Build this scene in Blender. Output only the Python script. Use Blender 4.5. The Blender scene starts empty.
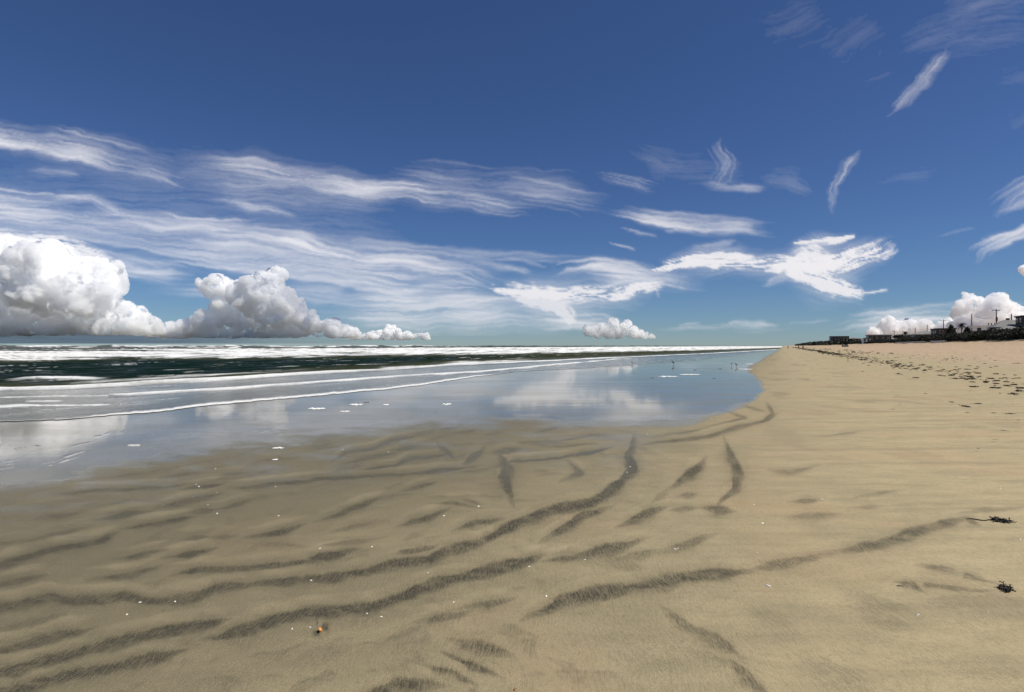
import bpy, bmesh, math, random
import numpy as np
from mathutils import Vector, Matrix

R = math.radians
sc = bpy.context.scene
COL = sc.collection
random.seed(7)
rng = np.random.default_rng(11)

# ------------------------------------------------------------------ camera, sky, sun, exposure
EYE = 1.6
FPX = 569.0
cam_d = bpy.data.cameras.new('camera')
cam_d.sensor_width = 36.0
cam_d.lens = FPX * 36.0 / 1024.0
cam_d.clip_start = 0.05
cam_d.clip_end = 900000.0
cam = bpy.data.objects.new('camera', cam_d)
cam.location = (0, 0, EYE)
cam.rotation_euler = (R(90), 0, 0)
COL.objects.link(cam)
sc.camera = cam

SUN_EL, SUN_AZ = R(57), R(108)          # azimuth clockwise from the view direction (+Y)
w = bpy.data.worlds.new('World')
sc.world = w
w.use_nodes = True
wn = w.node_tree
wn.nodes.clear()
sky = wn.nodes.new('ShaderNodeTexSky')
sky.sky_type = 'NISHITA'
sky.sun_disc = False
sky.sun_elevation = SUN_EL
sky.sun_rotation = SUN_AZ
sky.altitude = 900
sky.air_density = 1.0
sky.dust_density = 0.05
sky.ozone_density = 4.0
bg = wn.nodes.new('ShaderNodeBackground')
bg.inputs['Strength'].default_value = 0.075
wo = wn.nodes.new('ShaderNodeOutputWorld')
# clear maritime air: deeper and bluer than the plain model, most of all low over the sea
geo = wn.nodes.new('ShaderNodeTexCoord')
sep = wn.nodes.new('ShaderNodeSeparateXYZ'); wn.links.new(geo.outputs['Generated'], sep.inputs[0])
mr = wn.nodes.new('ShaderNodeMapRange'); mr.interpolation_type = 'SMOOTHSTEP'
mr.inputs[1].default_value = -.02; mr.inputs[2].default_value = .30
wn.links.new(sep.outputs['Z'], mr.inputs[0])
tint = wn.nodes.new('ShaderNodeMix'); tint.data_type = 'RGBA'
tint.inputs[6].default_value = (.53, .70, .92, 1); tint.inputs[7].default_value = (.53, .66, .92, 1)
wn.links.new(mr.outputs[0], tint.inputs[0])
mul = wn.nodes.new('ShaderNodeMix'); mul.data_type = 'RGBA'; mul.blend_type = 'MULTIPLY'; mul.inputs[0].default_value = 1
wn.links.new(sky.outputs[0], mul.inputs[6]); wn.links.new(tint.outputs[2], mul.inputs[7])
wn.links.new(mul.outputs[2], bg.inputs['Color'])
wn.links.new(bg.outputs[0], wo.inputs['Surface'])

sun_d = bpy.data.lights.new('sun', 'SUN')
sun_d.energy = 5.0
sun_d.angle = R(0.53)
sun_d.color = (1.0, 0.95, 0.86)
sun = bpy.data.objects.new('sun', sun_d)
sdir = Vector((math.cos(SUN_EL) * math.sin(SUN_AZ), math.cos(SUN_EL) * math.cos(SUN_AZ), math.sin(SUN_EL)))
sun.rotation_euler = sdir.to_track_quat('Z', 'Y').to_euler()
COL.objects.link(sun)

sc.view_settings.view_transform = 'Standard'
sc.view_settings.look = 'None'
sc.view_settings.exposure = 0.0
sc.view_settings.gamma = 1.0
sc.view_settings.use_curve_mapping = False
sc.render.engine = 'CYCLES'
sc.cycles.use_denoising = True
sc.cycles.max_bounces = 64
sc.cycles.diffuse_bounces = 3
sc.cycles.glossy_bounces = 3
sc.cycles.transmission_bounces = 4
sc.cycles.volume_bounces = 64
sc.cycles.transparent_max_bounces = 16
sc.cycles.sample_clamp_indirect = 8.0

# ------------------------------------------------------------------ helpers
def tag(o, label=None, cat=None, group=None, kind=None):
    if label: o['label'] = label
    if cat: o['category'] = cat
    if group: o['group'] = group
    if kind: o['kind'] = kind
    return o

def empty(name, loc, rz=0.0):
    o = bpy.data.objects.new(name, None)
    o.location = loc
    o.rotation_euler = (0, 0, rz)
    COL.objects.link(o)
    return o

def link(name, me, parent=None, loc=None, rz=0.0):
    o = bpy.data.objects.new(name, me)
    COL.objects.link(o)
    if parent is not None: o.parent = parent
    if loc is not None: o.location = loc
    if rz: o.rotation_euler = (0, 0, rz)
    return o

def bm_obj(name, bm, mat, parent=None, loc=None, rz=0.0, smooth=False):
    me = bpy.data.meshes.new(name)
    bm.to_mesh(me); bm.free()
    if smooth:
        for p in me.polygons: p.use_smooth = True
    me.materials.append(mat)
    return link(name, me, parent, loc, rz)

def np_mesh(name, co, faces, attrs=None, smooth=True):
    """co (N,3); faces (M,4) or (M,3)"""
    me = bpy.data.meshes.new(name)
    co = np.asarray(co, np.float32); faces = np.asarray(faces, np.int32)
    k = faces.shape[1]
    me.vertices.add(len(co)); me.vertices.foreach_set('co', co.ravel())
    me.loops.add(faces.size); me.loops.foreach_set('vertex_index', faces.ravel())
    me.polygons.add(len(faces))
    me.polygons.foreach_set('loop_start', np.arange(0, faces.size, k, dtype=np.int32))
    me.polygons.foreach_set('loop_total', np.full(len(faces), k, np.int32))
    me.update(calc_edges=True)
    me.polygons.foreach_set('use_smooth', np.full(len(faces), smooth, dtype=bool))
    for n, a in (attrs or {}).items():
        at = me.attributes.new(n, 'FLOAT', 'POINT')
        at.data.foreach_set('value', np.asarray(a, np.float32).ravel())
    me.update()
    return me

def grid_faces(nr, nc):
    i = np.arange(nr * nc).reshape(nr, nc)
    return np.stack([i[:-1, :-1], i[:-1, 1:], i[1:, 1:], i[1:, :-1]], -1).reshape(-1, 4)

def sstep(a, b, x):
    t = np.clip((x - a) / (b - a), 0, 1)
    return t * t * (3 - 2 * t)

def _hash(ix, iy, s):
    h = (ix.astype(np.int64) * 374761393 + iy.astype(np.int64) * 668265263 + s * 1442695041) & 0xffffffff
    h = ((h ^ (h >> 13)) * 1274126177) & 0xffffffff
    return (h ^ (h >> 16)) & 0xffffffff

def pn(x, y, seed=0):
    """gradient noise, about -1..1"""
    x = np.asarray(x, np.float64); y = np.asarray(y, np.float64)
    ix = np.floor(x); iy = np.floor(y); fx = x - ix; fy = y - iy
    def g(dx, dy):
        a = _hash(ix + dx, iy + dy, seed) / 4294967296.0 * 2 * np.pi
        return np.cos(a) * (fx - dx) + np.sin(a) * (fy - dy)
    u = fx * fx * fx * (fx * (fx * 6 - 15) + 10); v = fy * fy * fy * (fy * (fy * 6 - 15) + 10)
    a = g(0, 0) * (1 - u) + g(1, 0) * u
    b = g(0, 1) * (1 - u) + g(1, 1) * u
    return (a * (1 - v) + b * v) * 1.5

def fbm(x, y, o=4, seed=0, gain=.5):
    r = 0; a = 1; n = 0
    for k in range(o):
        r = r + a * pn(x * 2 ** k, y * 2 ** k, seed + k * 17); n += a; a *= gain
    return r / n

def pn3(p, seed=0):
    ix = np.floor(p); f = p - ix
    def g(d):
        h1 = _hash(ix[:, 0] + d[0] + 57 * (ix[:, 2] + d[2]), ix[:, 1] + d[1] + 131 * (ix[:, 2] + d[2]), seed)
        h2 = _hash(ix[:, 1] + d[1] + 91 * (ix[:, 2] + d[2]), ix[:, 0] + d[0] + 17 * (ix[:, 2] + d[2]), seed + 5)
        th = h1 / 4294967296.0 * 2 * np.pi; cz = h2 / 4294967296.0 * 2 - 1
        s = np.sqrt(1 - cz * cz)
        q = f - np.array(d)
        return s * np.cos(th) * q[:, 0] + s * np.sin(th) * q[:, 1] + cz * q[:, 2]
    u = f ** 3 * (f * (f * 6 - 15) + 10)
    def l(a, b, t): return a + (b - a) * t
    x00 = l(g((0, 0, 0)), g((1, 0, 0)), u[:, 0]); x10 = l(g((0, 1, 0)), g((1, 1, 0)), u[:, 0])
    x01 = l(g((0, 0, 1)), g((1, 0, 1)), u[:, 0]); x11 = l(g((0, 1, 1)), g((1, 1, 1)), u[:, 0])
    return l(l(x00, x10, u[:, 1]), l(x01, x11, u[:, 1]), u[:, 2]) * 1.5

def mat_new(name):
    m = bpy.data.materials.new(name)
    m.use_nodes = True
    nt = m.node_tree
    nt.nodes.clear()
    out = nt.nodes.new('ShaderNodeOutputMaterial')
    return m, nt, out

class NT:
    """tiny node-building helper"""
    def __init__(s, nt): s.nt = nt
    def n(s, t, **kw):
        nd = s.nt.nodes.new(t)
        for k, v in kw.items():
            if k.startswith('i_'):
                nd.inputs[k[2:].replace('_', ' ')].default_value = v
            else: setattr(nd, k, v)
        return nd
    def l(s, a, b): s.nt.links.new(a, b)
    def attr(s, name): return s.n('ShaderNodeAttribute', attribute_name=name).outputs['Fac']
    def math(s, op, a, b=None, clamp=False):
        nd = s.n('ShaderNodeMath', operation=op, use_clamp=clamp)
        for i, q in enumerate((a, b)):
            if q is None: continue
            if isinstance(q, (int, float)): nd.inputs[i].default_value = q
            else: s.l(q, nd.inputs[i])
        return nd.outputs[0]
    def mix(s, f, a, b):
        nd = s.n('ShaderNodeMix', data_type='RGBA')
        for sock, q in ((nd.inputs[0], f), (nd.inputs[6], a), (nd.inputs[7], b)):
            if isinstance(q, (int, float)): sock.default_value = q
            elif isinstance(q, tuple): sock.default_value = (*q, 1)
            else: s.l(q, sock)
        return nd.outputs[2]
    def noise(s, vec, scale, detail=4, rough=.55, dist=0.0):
        nd = s.n('ShaderNodeTexNoise')
        nd.inputs['Scale'].default_value = scale; nd.inputs['Detail'].default_value = detail
        nd.inputs['Roughness'].default_value = rough; nd.inputs['Distortion'].default_value = dist
        if vec is not None: s.l(vec, nd.inputs['Vector'])
        return nd.outputs['Fac']
    def mapping(s, vec, scale=(1, 1, 1), rot=(0, 0, 0)):
        nd = s.n('ShaderNodeMapping')
        nd.inputs['Scale'].default_value = scale; nd.inputs['Rotation'].default_value = rot
        s.l(vec, nd.inputs['Vector'])
        return nd.outputs[0]
    def ramp(s, f, a, b, lo=0.0, hi=1.0):
        nd = s.n('ShaderNodeMapRange')
        nd.inputs[1].default_value = a; nd.inputs[2].default_value = b
        nd.inputs[3].default_value = lo; nd.inputs[4].default_value = hi
        s.l(f, nd.inputs[0])
        return nd.outputs[0]

def simple_mat(name, col, rough=.7, var=.25, scale=6.0, bump=0.0, metallic=0.0):
    """procedural material: colour broken up by two sizes of noise"""
    m, nt, out = mat_new(name)
    T = NT(nt)
    co = T.n('ShaderNodeTexCoord').outputs['Object']
    n1 = T.noise(co, scale, 5)
    n2 = T.noise(co, scale * .21, 3)
    f = T.math('ADD', T.math('MULTIPLY', n1, .6), T.math('MULTIPLY', n2, .4))
    c = T.mix(T.ramp(f, .3, .7), tuple(v * (1 - var) for v in col), tuple(min(1, v * (1 + var)) for v in col))
    p = T.n('ShaderNodeBsdfPrincipled')
    T.l(c, p.inputs['Base Color'])
    p.inputs['Roughness'].default_value = rough
    p.inputs['Metallic'].default_value = metallic
    if bump:
        b = T.n('ShaderNodeBump'); b.inputs['Strength'].default_value = bump; b.inputs['Distance'].default_value = .02
        T.l(n1, b.inputs['Height']); T.l(b.outputs[0], p.inputs['Normal'])
    T.l(p.outputs[0], out.inputs['Surface'])
    return m

# coast frame: u runs along the shore (away from the viewer), v runs up the beach
CU, CV = (0.426, 0.905), (0.905, -0.426)
def uv_of(X, Y): return X * CU[0] + Y * CU[1], X * CV[0] + Y * CV[1]
def xy_of(u, v): return u * CU[0] + v * CV[0], u * CU[1] + v * CV[1]

BV = [-600, -60, -17, 0, 8, 20, 35, 48, 55, 60, 66, 75, 100, 4000]
BZ = [-6, -1.2, 0, 0, .03, .3, .95, 1.75, 2.6, 3.5, 4.1, 4.6, 4.8, 4.8]
def beach_z(u, v):
    z = np.interp(v, BV, BZ)
    rough = sstep(14, 30, v)
    z = z + rough * (.10 * fbm(u * .12, v * .3, 3, 3) + .05 * fbm(u * .6, v * .6, 3, 9))
    dune = sstep(48, 60, v)
    z = z + dune * .55 * fbm(u * .04, v * .09, 3, 21)
    return z

def gnd(px, py):
    """where the flat lower beach is met by the sight line through a photo point"""
    Y = EYE * FPX / (py - 346.0)
    return (px - 512.0) / FPX * Y, Y

def at_v(px, v):
    """world x, y on the line v = const seen under photo column px"""
    t = (px - 512.0) / FPX
    Y = v / (t * CV[0] + CV[1])
    return t * Y, Y

BEACH = {}
def bz(x, y):
    if BEACH:
        Yr, tc, Z = BEACH['Y'], BEACH['t'], BEACH['z']
        i = int(np.clip(np.searchsorted(Yr, y) - 1, 0, len(Yr) - 2)); f = (y - Yr[i]) / (Yr[i + 1] - Yr[i])
        r = [float(np.interp(x / max(abs(Yr[k]), 2.4), tc, Z[k])) for k in (i, i + 1)]
        return r[0] * (1 - f) + r[1] * f
    u, v = uv_of(x, y)
    return float(beach_z(np.array([u]), np.array([v]))[0])

# ------------------------------------------------------------------ the beach
COAST_A = math.atan2(CU[1], CU[0])
def stroke_mask(px, py, strokes, soft=.45, warp=None):
    """strength field of soft strokes; each: ([(x, y, halfwidth)...], strength)"""
    m = np.zeros_like(px)
    wid = np.clip(1.28 + .8 * fbm(px / 34, py / 16, 3, 14),   .65, 2.0)
    wx, wy = (px, py) if warp is None else warp
    for pts, s in strokes:
        for (x0, y0, h0), (x1, y1, h1) in zip(pts[:-1], pts[1:]):
            hm = max(h0, h1) * 4 + 6
            sel = np.nonzero((px > min(x0, x1) - hm) & (px < max(x0, x1) + hm) & (py > min(y0, y1) - hm) & (py < max(y0, y1) + hm))
            if not len(sel[0]): continue
            ax, ay = wx[sel], wy[sel]
            dx, dy = x1 - x0, y1 - y0
            L2 = dx * dx + dy * dy
            t = np.clip(((ax - x0) * dx + (ay - y0) * dy) / L2, 0, 1)
            h = (h0 + (h1 - h0) * t) * wid[sel]
            ex, ey = ax - (x0 + t * dx), ay - (y0 + t * dy)
            up = np.where(ey < 0, 1.0, 1.0)
            d = np.hypot(ex, ey) / h * up
            # crisp far edge, slow fade on the near side
            near = (ey > 0)
            a = np.where(near, 1 - sstep(.0, 2.0, d), 1 - sstep(.55, 1.3, d))
            a = np.maximum(a, .40 * np.exp(-(d / 2.1) ** 2))
            sg = s * (np.interp(t, [0, .6], [.25, 1]) if h0 < h1 * .8 else 1) * (np.interp(t, [.4, 1], [1, .25]) if h1 < h0 * .8 else 1)
            m[sel] = np.maximum(m[sel], a * sg)
    return m

def B(s, hw, *p):
    """band from flat list x,y ; halfwidth tapered at both ends"""
    pts = [(p[i], p[i + 1]) for i in range(0, len(p), 2)]
    # a little lead-in and lead-out, so that both ends thin away
    (xa, ya), (xb, yb), (xc, yc), (xd, yd) = pts[0], pts[1], pts[-2], pts[-1]
    la, lb = math.hypot(xb - xa, yb - ya) + .1, math.hypot(xd - xc, yd - yc) + .1
    if len(pts) == 2: pts = [pts[0], ((xa + xd) / 2, (ya + yd) / 2), pts[1]]
    e = hw * 3.2
    pts[0] = (xa - (xb - xa) / la * e, ya - (yb - ya) / la * e); pts[-1] = (xd + (xd - xc) / lb * e, yd + (yd - yc) / lb * e)
    n = len(pts)
    o = []
    for k, (x, y) in enumerate(pts):
        o.append((x, y, hw * (.22 if k in (0, n - 1) else 1.0)))
    return (o, s)

BANDS = [
 B(.6, 1.6, 110, 477, 128, 475.5, 145, 474), B(.6, 1.6, 163, 477, 182, 475, 200, 473),
 B(.75, 1.6, 52, 494.5, 90, 491, 130, 489.5, 165, 487, 192, 485), B(.85, 2, 185, 489, 205, 487, 221, 484),
 B(.5, 1.3, 222, 475.5, 250, 473), B(.9, 1.6, 232, 488.5, 256, 486, 300, 481.5, 330, 478.5, 370, 476, 420, 473, 450, 470, 479, 465.5),
 B(.4, 2, 30, 510, 50, 508, 70, 505), B(.6, 2.6, 35, 519, 58, 516, 80, 512.5), B(.85, 2.6, 100, 519, 125, 515, 150, 511.5),
 B(.8, 2.2, 160, 508, 180, 503, 205, 498, 217, 494.5), B(.4, 1.6, 110, 503, 140, 500),
 B(.95, 2.8, 128, 527.5, 155, 523.5, 175, 520, 190, 517.5), B(.7, 2.2, 190, 512.5, 215, 510), B(.7, 2.2, 217, 509.5, 235, 505, 251, 500.5),
 B(1, 3.2, -30, 573, 0, 565, 25, 557, 50, 549.5, 75, 545.5, 100, 541, 111, 535.5), B(.5, 2, -10, 546, 20, 541), B(.6, 2.2, 20, 543, 52, 535, 88, 527),
 B(.6, 2.4, 185, 539, 205, 537), B(.6, 2.4, 216, 537, 233, 535.5),
 B(.8, 3, 122, 558, 145, 554, 159, 551), B(1, 3.2, 171, 557, 190, 553, 208, 549.5), B(.8, 3.2, 96, 578.5, 130, 575.5, 156, 568),
 B(.8, 3.2, -10, 587, 20, 581, 42, 576.5),
 B(.9, 2.8, 177, 574, 200, 569.5, 225, 569.5, 256, 566.5, 290, 563, 310, 560), B(.95, 4.5, 306, 561, 330, 555.5, 346, 552),
 B(.9, 4.2, -20, 611, 0, 608, 25, 603.5, 50, 597, 75, 601, 100, 600, 125, 596, 140, 601, 170, 600, 195, 597, 215, 588, 256, 584),
 B(1, 4.4, 250, 584.5, 290, 581, 330, 578, 365, 571, 395, 563, 430, 559, 445, 552, 465, 547, 482, 542),
 B(1, 4.6, 478, 543, 505, 530, 520, 522, 555, 509, 590, 503, 605, 495, 620, 484, 632, 470, 630, 458, 632, 446),
 B(.45, 4, -10, 631, 30, 624, 60, 615), B(.85, 4.2, -15, 654, 30, 643, 60, 636, 87, 629.5),
 B(1, 4.8, -20, 677, 0, 672, 40, 662, 80, 652, 120, 641, 160, 631, 200, 626, 217, 622.5),
 B(.95, 5.2, -20, 700, 0, 692, 40, 684, 70, 675, 110, 668, 150, 659, 177, 652.5),
 B(1, 5.2, 216, 637, 240, 631, 270, 622, 300, 614, 330, 611, 370, 606, 400, 599, 430, 585, 460, 577, 490, 569, 520, 562, 530, 559),
 B(.7, 4.2, 428, 620, 445, 617, 463, 613), B(.7, 3.6, 468, 607, 488, 604, 508, 600), B(.35, 5, 390, 640, 420, 628),
 B(.85, 8, 370, 696, 398, 684, 424, 685), B(.75, 4.2, 428, 667, 450, 673, 468, 681), B(.85, 4, 452, 657, 470, 665, 492, 674), B(.75, 7, 466, 644, 480, 648, 496, 652),
 B(.9, 6, 538, 613, 565, 600, 590, 594, 630, 588, 670, 581, 710, 573, 742, 571), B(.65, 4.6, 756, 568, 785, 562, 832, 554),
 B(.75, 5, 832, 552, 880, 545, 910, 534, 940, 525, 957, 521),
 B(.6, 6, 672, 615, 690, 628, 715, 640, 733, 651), B(.65, 5.4, 733, 664, 750, 680, 763, 693), B(.35, 6, 700, 655, 720, 661),
 B(.85, 6, 580, 556, 605, 551, 628, 544), B(.75, 2.6, 548, 561, 580, 557.5), B(.9, 4.4, 550, 536, 570, 525, 585, 515, 602, 509.5),
 B(.9, 4.4, 628, 522, 645, 514, 654, 511.5), B(.9, 4.4, 679, 483, 690, 475, 698, 467), B(.4, 3, 655, 500, 668, 490),
 B(.85, 4.6, 728, 448, 733, 462, 738, 475, 735, 490, 724, 499), B(.85, 4, 710, 509, 725, 511), B(.6, 3, 678, 510, 692, 509), B(.5, 2.4, 681, 496, 694, 495),
 B(.9, 5.2, 505, 464, 509, 470, 503, 478, 508, 491), B(.95, 1.4, 497, 466.5, 512, 461.5, 560, 458, 590, 453, 612, 446.5),
 B(.75, 3, 572, 465, 580, 473, 567, 478.5), B(.6, 5, 672, 549, 690, 543, 704, 538), B(.5, 3.6, 610, 561, 640, 556, 652, 552),
 B(.5, 1.2, 256, 461.5, 275, 459, 297, 457), B(.9, 1.4, 335, 459.5, 345, 453, 375, 448, 390, 441, 422, 435), B(.7, 1.8, 338, 464.5, 375, 457, 397, 452.5),
 B(.8, 2, 395, 450, 421, 446), B(.9, 1.6, 358, 469.5, 395, 466, 405, 460, 440, 455, 450, 452), B(.8, 3, 443, 449, 450, 455), B(.8, 3, 468, 461, 478, 453), B(.7, 3, 498, 452.5, 516, 449.5),
 B(.6, 1.2, 453, 433.5, 481, 428), B(.6, 1.1, 439, 429.5, 461, 425.5), B(.9, 2.8, 250, 537, 280, 532, 299, 526.5), B(.85, 2.8, 323, 520, 345, 512, 365, 504, 379, 498.5),
 B(.85, 3.2, 403, 524.5, 425, 519, 444, 510.5), B(.8, 3.2, 460, 528, 475, 522, 502, 519.5), B(.5, 2.4, 338, 531, 375, 521.5), B(.8, 1.9, 410, 488, 434, 482.5), B(.5, 1.7, 403, 491.5, 426, 485),
 B(.6, 1.7, 436, 504, 455, 503, 479, 507.5), B(.6, 1.7, 463, 500, 479, 503.5), B(.4, 2.4, 256, 543.5, 302, 546), B(.5, 2.4, 318, 546.5, 350, 543, 382, 537.5), B(.75, 3.2, 398, 553.5, 415, 551, 432, 547),
 B(.6, 1.1, 538, 432.5, 561, 427), B(.6, 1.1, 545, 443.5, 590, 435.5, 622, 433.5), B(.6, 1.1, 543, 447.5, 602, 444), B(.5, 1, 512, 442.5, 562, 440.5),
 B(.7, 1.5, 640, 444.5, 680, 440.5, 710, 436, 740, 427, 768, 420, 778, 414), B(.5, 1.2, 640, 438.5, 680, 433.5, 722, 424.5), B(.6, 1.2, 700, 429.5, 746, 418, 728, 412),
 B(.75, 2.2, 764, 420, 773, 415, 769, 408), B(.5, 1.2, 740, 405, 768, 413),
 B(.6, 2.4, 794, 501.5, 816, 500.5), B(.5, 3.8, 796, 517, 829, 515), B(.5, 2, 770, 470, 790, 472.5, 816, 466.5), B(.4, 2, 853, 498, 902, 490.5), B(.4, 2, 853, 507.5, 882, 506), B(.4, 1.2, 818, 436.5, 867, 431.5),
 ([(1003, 586, .8), (965, 576, 2), (935, 569, 3), (918, 565, 1.5)], .6), ([(1000, 592, .8), (960, 590, 2), (925, 586, 2.5)], .6), B(.75, 2.8, 903, 584, 912, 586, 919, 590),
 B(.4, 2.2, 953, 515, 990, 511, 1030, 507), B(.6, 2, 966, 519, 978, 525), B(.3, 8, 862, 598, 880, 606, 905, 612), B(.28, 8, 866, 612, 895, 624), B(.22, 14, 960, 605, 1030, 612), B(.2, 12, 825, 668, 850, 682),
 ([(325, 626, 3.4), (327, 631, 2.6)], .95), ([(311, 631, 1.6), (318, 632, 2.2)], .9), B(.8, 1.5, 317, 625, 315, 616, 308, 611), B(.22, 10, 770, 620, 780, 626), B(.25, 8, 300, 660, 340, 650), B(.3, 7, 610, 560, 630, 566),  # first spots: pit and shadow around the orange shell, painted as dark sand
]

def build_beach():
    Y = np.concatenate([np.linspace(-30, 1.6, 18), EYE * FPX / np.linspace(705 - 346, 356 - 346, 470), np.geomspace(93, 40000, 130)])
    t = np.concatenate([[-9, -6, -4, -2.6, -1.9, -1.5, -1.25], np.linspace(-1.08, 1.08, 1180), [1.25, 1.5, 1.9, 2.6, 4, 6, 9]])
    W = np.maximum(np.abs(Y), 2.4)
    X = W[:, None] * t[None, :]
    YY = np.repeat(Y[:, None], len(t), 1)
    u, v = uv_of(X, YY)
    far = np.maximum(YY, .5)
    px = 512 + FPX * X / far; py = np.where(YY > .5, 346 + EYE * FPX / far, 5000)
    z = beach_z(u, v)
    # dark mineral bands lying in the ripple troughs
    wx = px + 3.0 * fbm(px / 26, py / 14, 3, 1) ; wy = py + 2.0 * fbm(px / 30 + 9, py / 14, 3, 2)
    dark = stroke_mask(px, py, BANDS, warp=(wx, wy))
    dark = dark * np.clip(1.0 + .5 * fbm(px / 20, py / 8, 4, 6), .6, 1.15)
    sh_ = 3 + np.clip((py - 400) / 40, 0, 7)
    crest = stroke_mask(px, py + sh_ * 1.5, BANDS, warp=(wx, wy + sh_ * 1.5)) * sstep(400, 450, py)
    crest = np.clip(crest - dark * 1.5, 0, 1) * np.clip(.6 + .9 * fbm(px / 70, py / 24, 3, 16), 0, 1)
    # many weaker troughs between the traced ones
    def minis(yo):
        yy = py + yo + .215 * (px - 320) * np.clip((720 - px) / 300, -.25, 1) + 5 * fbm(px / 90, py / 40, 3, 71)
        lg = np.log(np.clip(yy - 362, 4, 1e4))
        g = fbm(px / 58 + 2.0 * lg, 15 * lg, 2, 73) + .25 * pn(px / 16, 30 * lg, 74)
        return g
    g0 = minis(0)
    gu = minis(2.0 + np.clip((py - 430) / 90, 0, 2))      # just nearer: makes the far lip crisp
    mini = sstep(.10, .42, g0) * (1 - .55 * sstep(.0, .25, g0 - gu))
    mini = mini * sstep(408, 436, py) * sstep(760, 560, px) * np.where(py < 1500, 1, 0)
    mini = mini * (.55 + .45 * sstep(520, 440, py))
    # weak streaks of the same sand all over the damp part, lying across the beach
    st = fbm((u * .35 + v * .9) * .9 + .4 * fbm(u * .3, v * .3, 2, 61), (v * .5 - u) * .35, 4, 31)
    faint = sstep(.05, .5, st) * .34 * sstep(10, 2, v) * sstep(2, 3, YY)
    st2 = fbm(X * .5 + .3 * YY, YY * 1.8 - .5 * X, 4, 77)
    faint = np.maximum(faint, sstep(.12, .5, st2) * .35 * sstep(4, -6, v))
    faint = np.maximum(faint * np.where(py > 405, .5, 1), .62 * mini)
    dark = np.maximum(dark, faint * (1 - .6 * sstep(0, .4, dark)))
    # water film
    yb = np.interp(px, [-3000, -60, 0, 60, 120, 180, 250, 300, 350, 430, 520, 560, 600, 640, 680, 710, 745, 2000],
                       [900, 508, 494, 487, 470, 462, 452, 446, 441, 430, 424, 430, 431, 433, 430, 422, 410, 408])
    xb = np.interp(py, [346, 349, 352, 358, 366, 372, 380, 390, 400, 408, 418, 428, 440], [783, 782, 778, 768, 753, 752, 762, 767, 756, 745, 715, 690, 640])
    jag = 5 * fbm(px / 40, py / 6, 3, 5)
    film = sstep(-9, 14, yb - py + jag * 1.6)
    film = film * sstep(-2, 7, np.where(py < 430, xb - px + jag * .8, 50))
    damp = sstep(-85, 8, yb - py + jag * 3) * .85 * sstep(-60, 20, 640 - px)
    patch = sstep(-.15, .35, fbm(px / 60, py / 9, 3, 41))
    film = np.maximum(film, damp * (.25 + .5 * patch))
    film = film * (1 - .40 * sstep(400, 446, py) * sstep(120, 300, px) * sstep(-.3, .3, fbm(px / 50, py / 7, 3, 23)))
    trough = np.maximum(dark, mini)
    film = np.maximum(film, .45 * trough * sstep(515, 440, py) * sstep(720, 600, px) * sstep(405, 425, py))
    swl = fbm(X * .35, YY * .7, 3, 19)
    film = np.where(YY < .5, 0, film) * (1 - .5 * dark * sstep(440, 425, py) * 0)
    moist_vignette = sstep(2.2, -5.5, v + .6 * swl)                # lower beach stays damp; corner vignetting is put into this darkening too
    dry = sstep(11, 22, v + 3 * fbm(u * .08, v * .2, 3, 8))
    # relief: shallow ripple troughs and swells
    z = z - .006 * dark * sstep(.2, .6, dark) * (py > 430)
    swell = fbm(u * .55, v * 1.1, 3, 13)
    z = z + .0028 * crest
    z = z + (1 - dry) * (1 - film) * .009 * swell * sstep(2, 3, YY)
    BEACH.update(Y=Y, t=t, z=z)
    co = np.stack([X, YY, z], -1).reshape(-1, 3)
    me = np_mesh('beach', co, grid_faces(len(Y), len(t)), {'dark': dark, 'film': film, 'moist_vignette': moist_vignette, 'dry': dry, 'crest': crest})
    me.materials.append(beach_mat())
    o = link('beach', me)
    tag(o, 'damp tan sand beach with dark ripple bands sloping to the sea', kind='structure')

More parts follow.
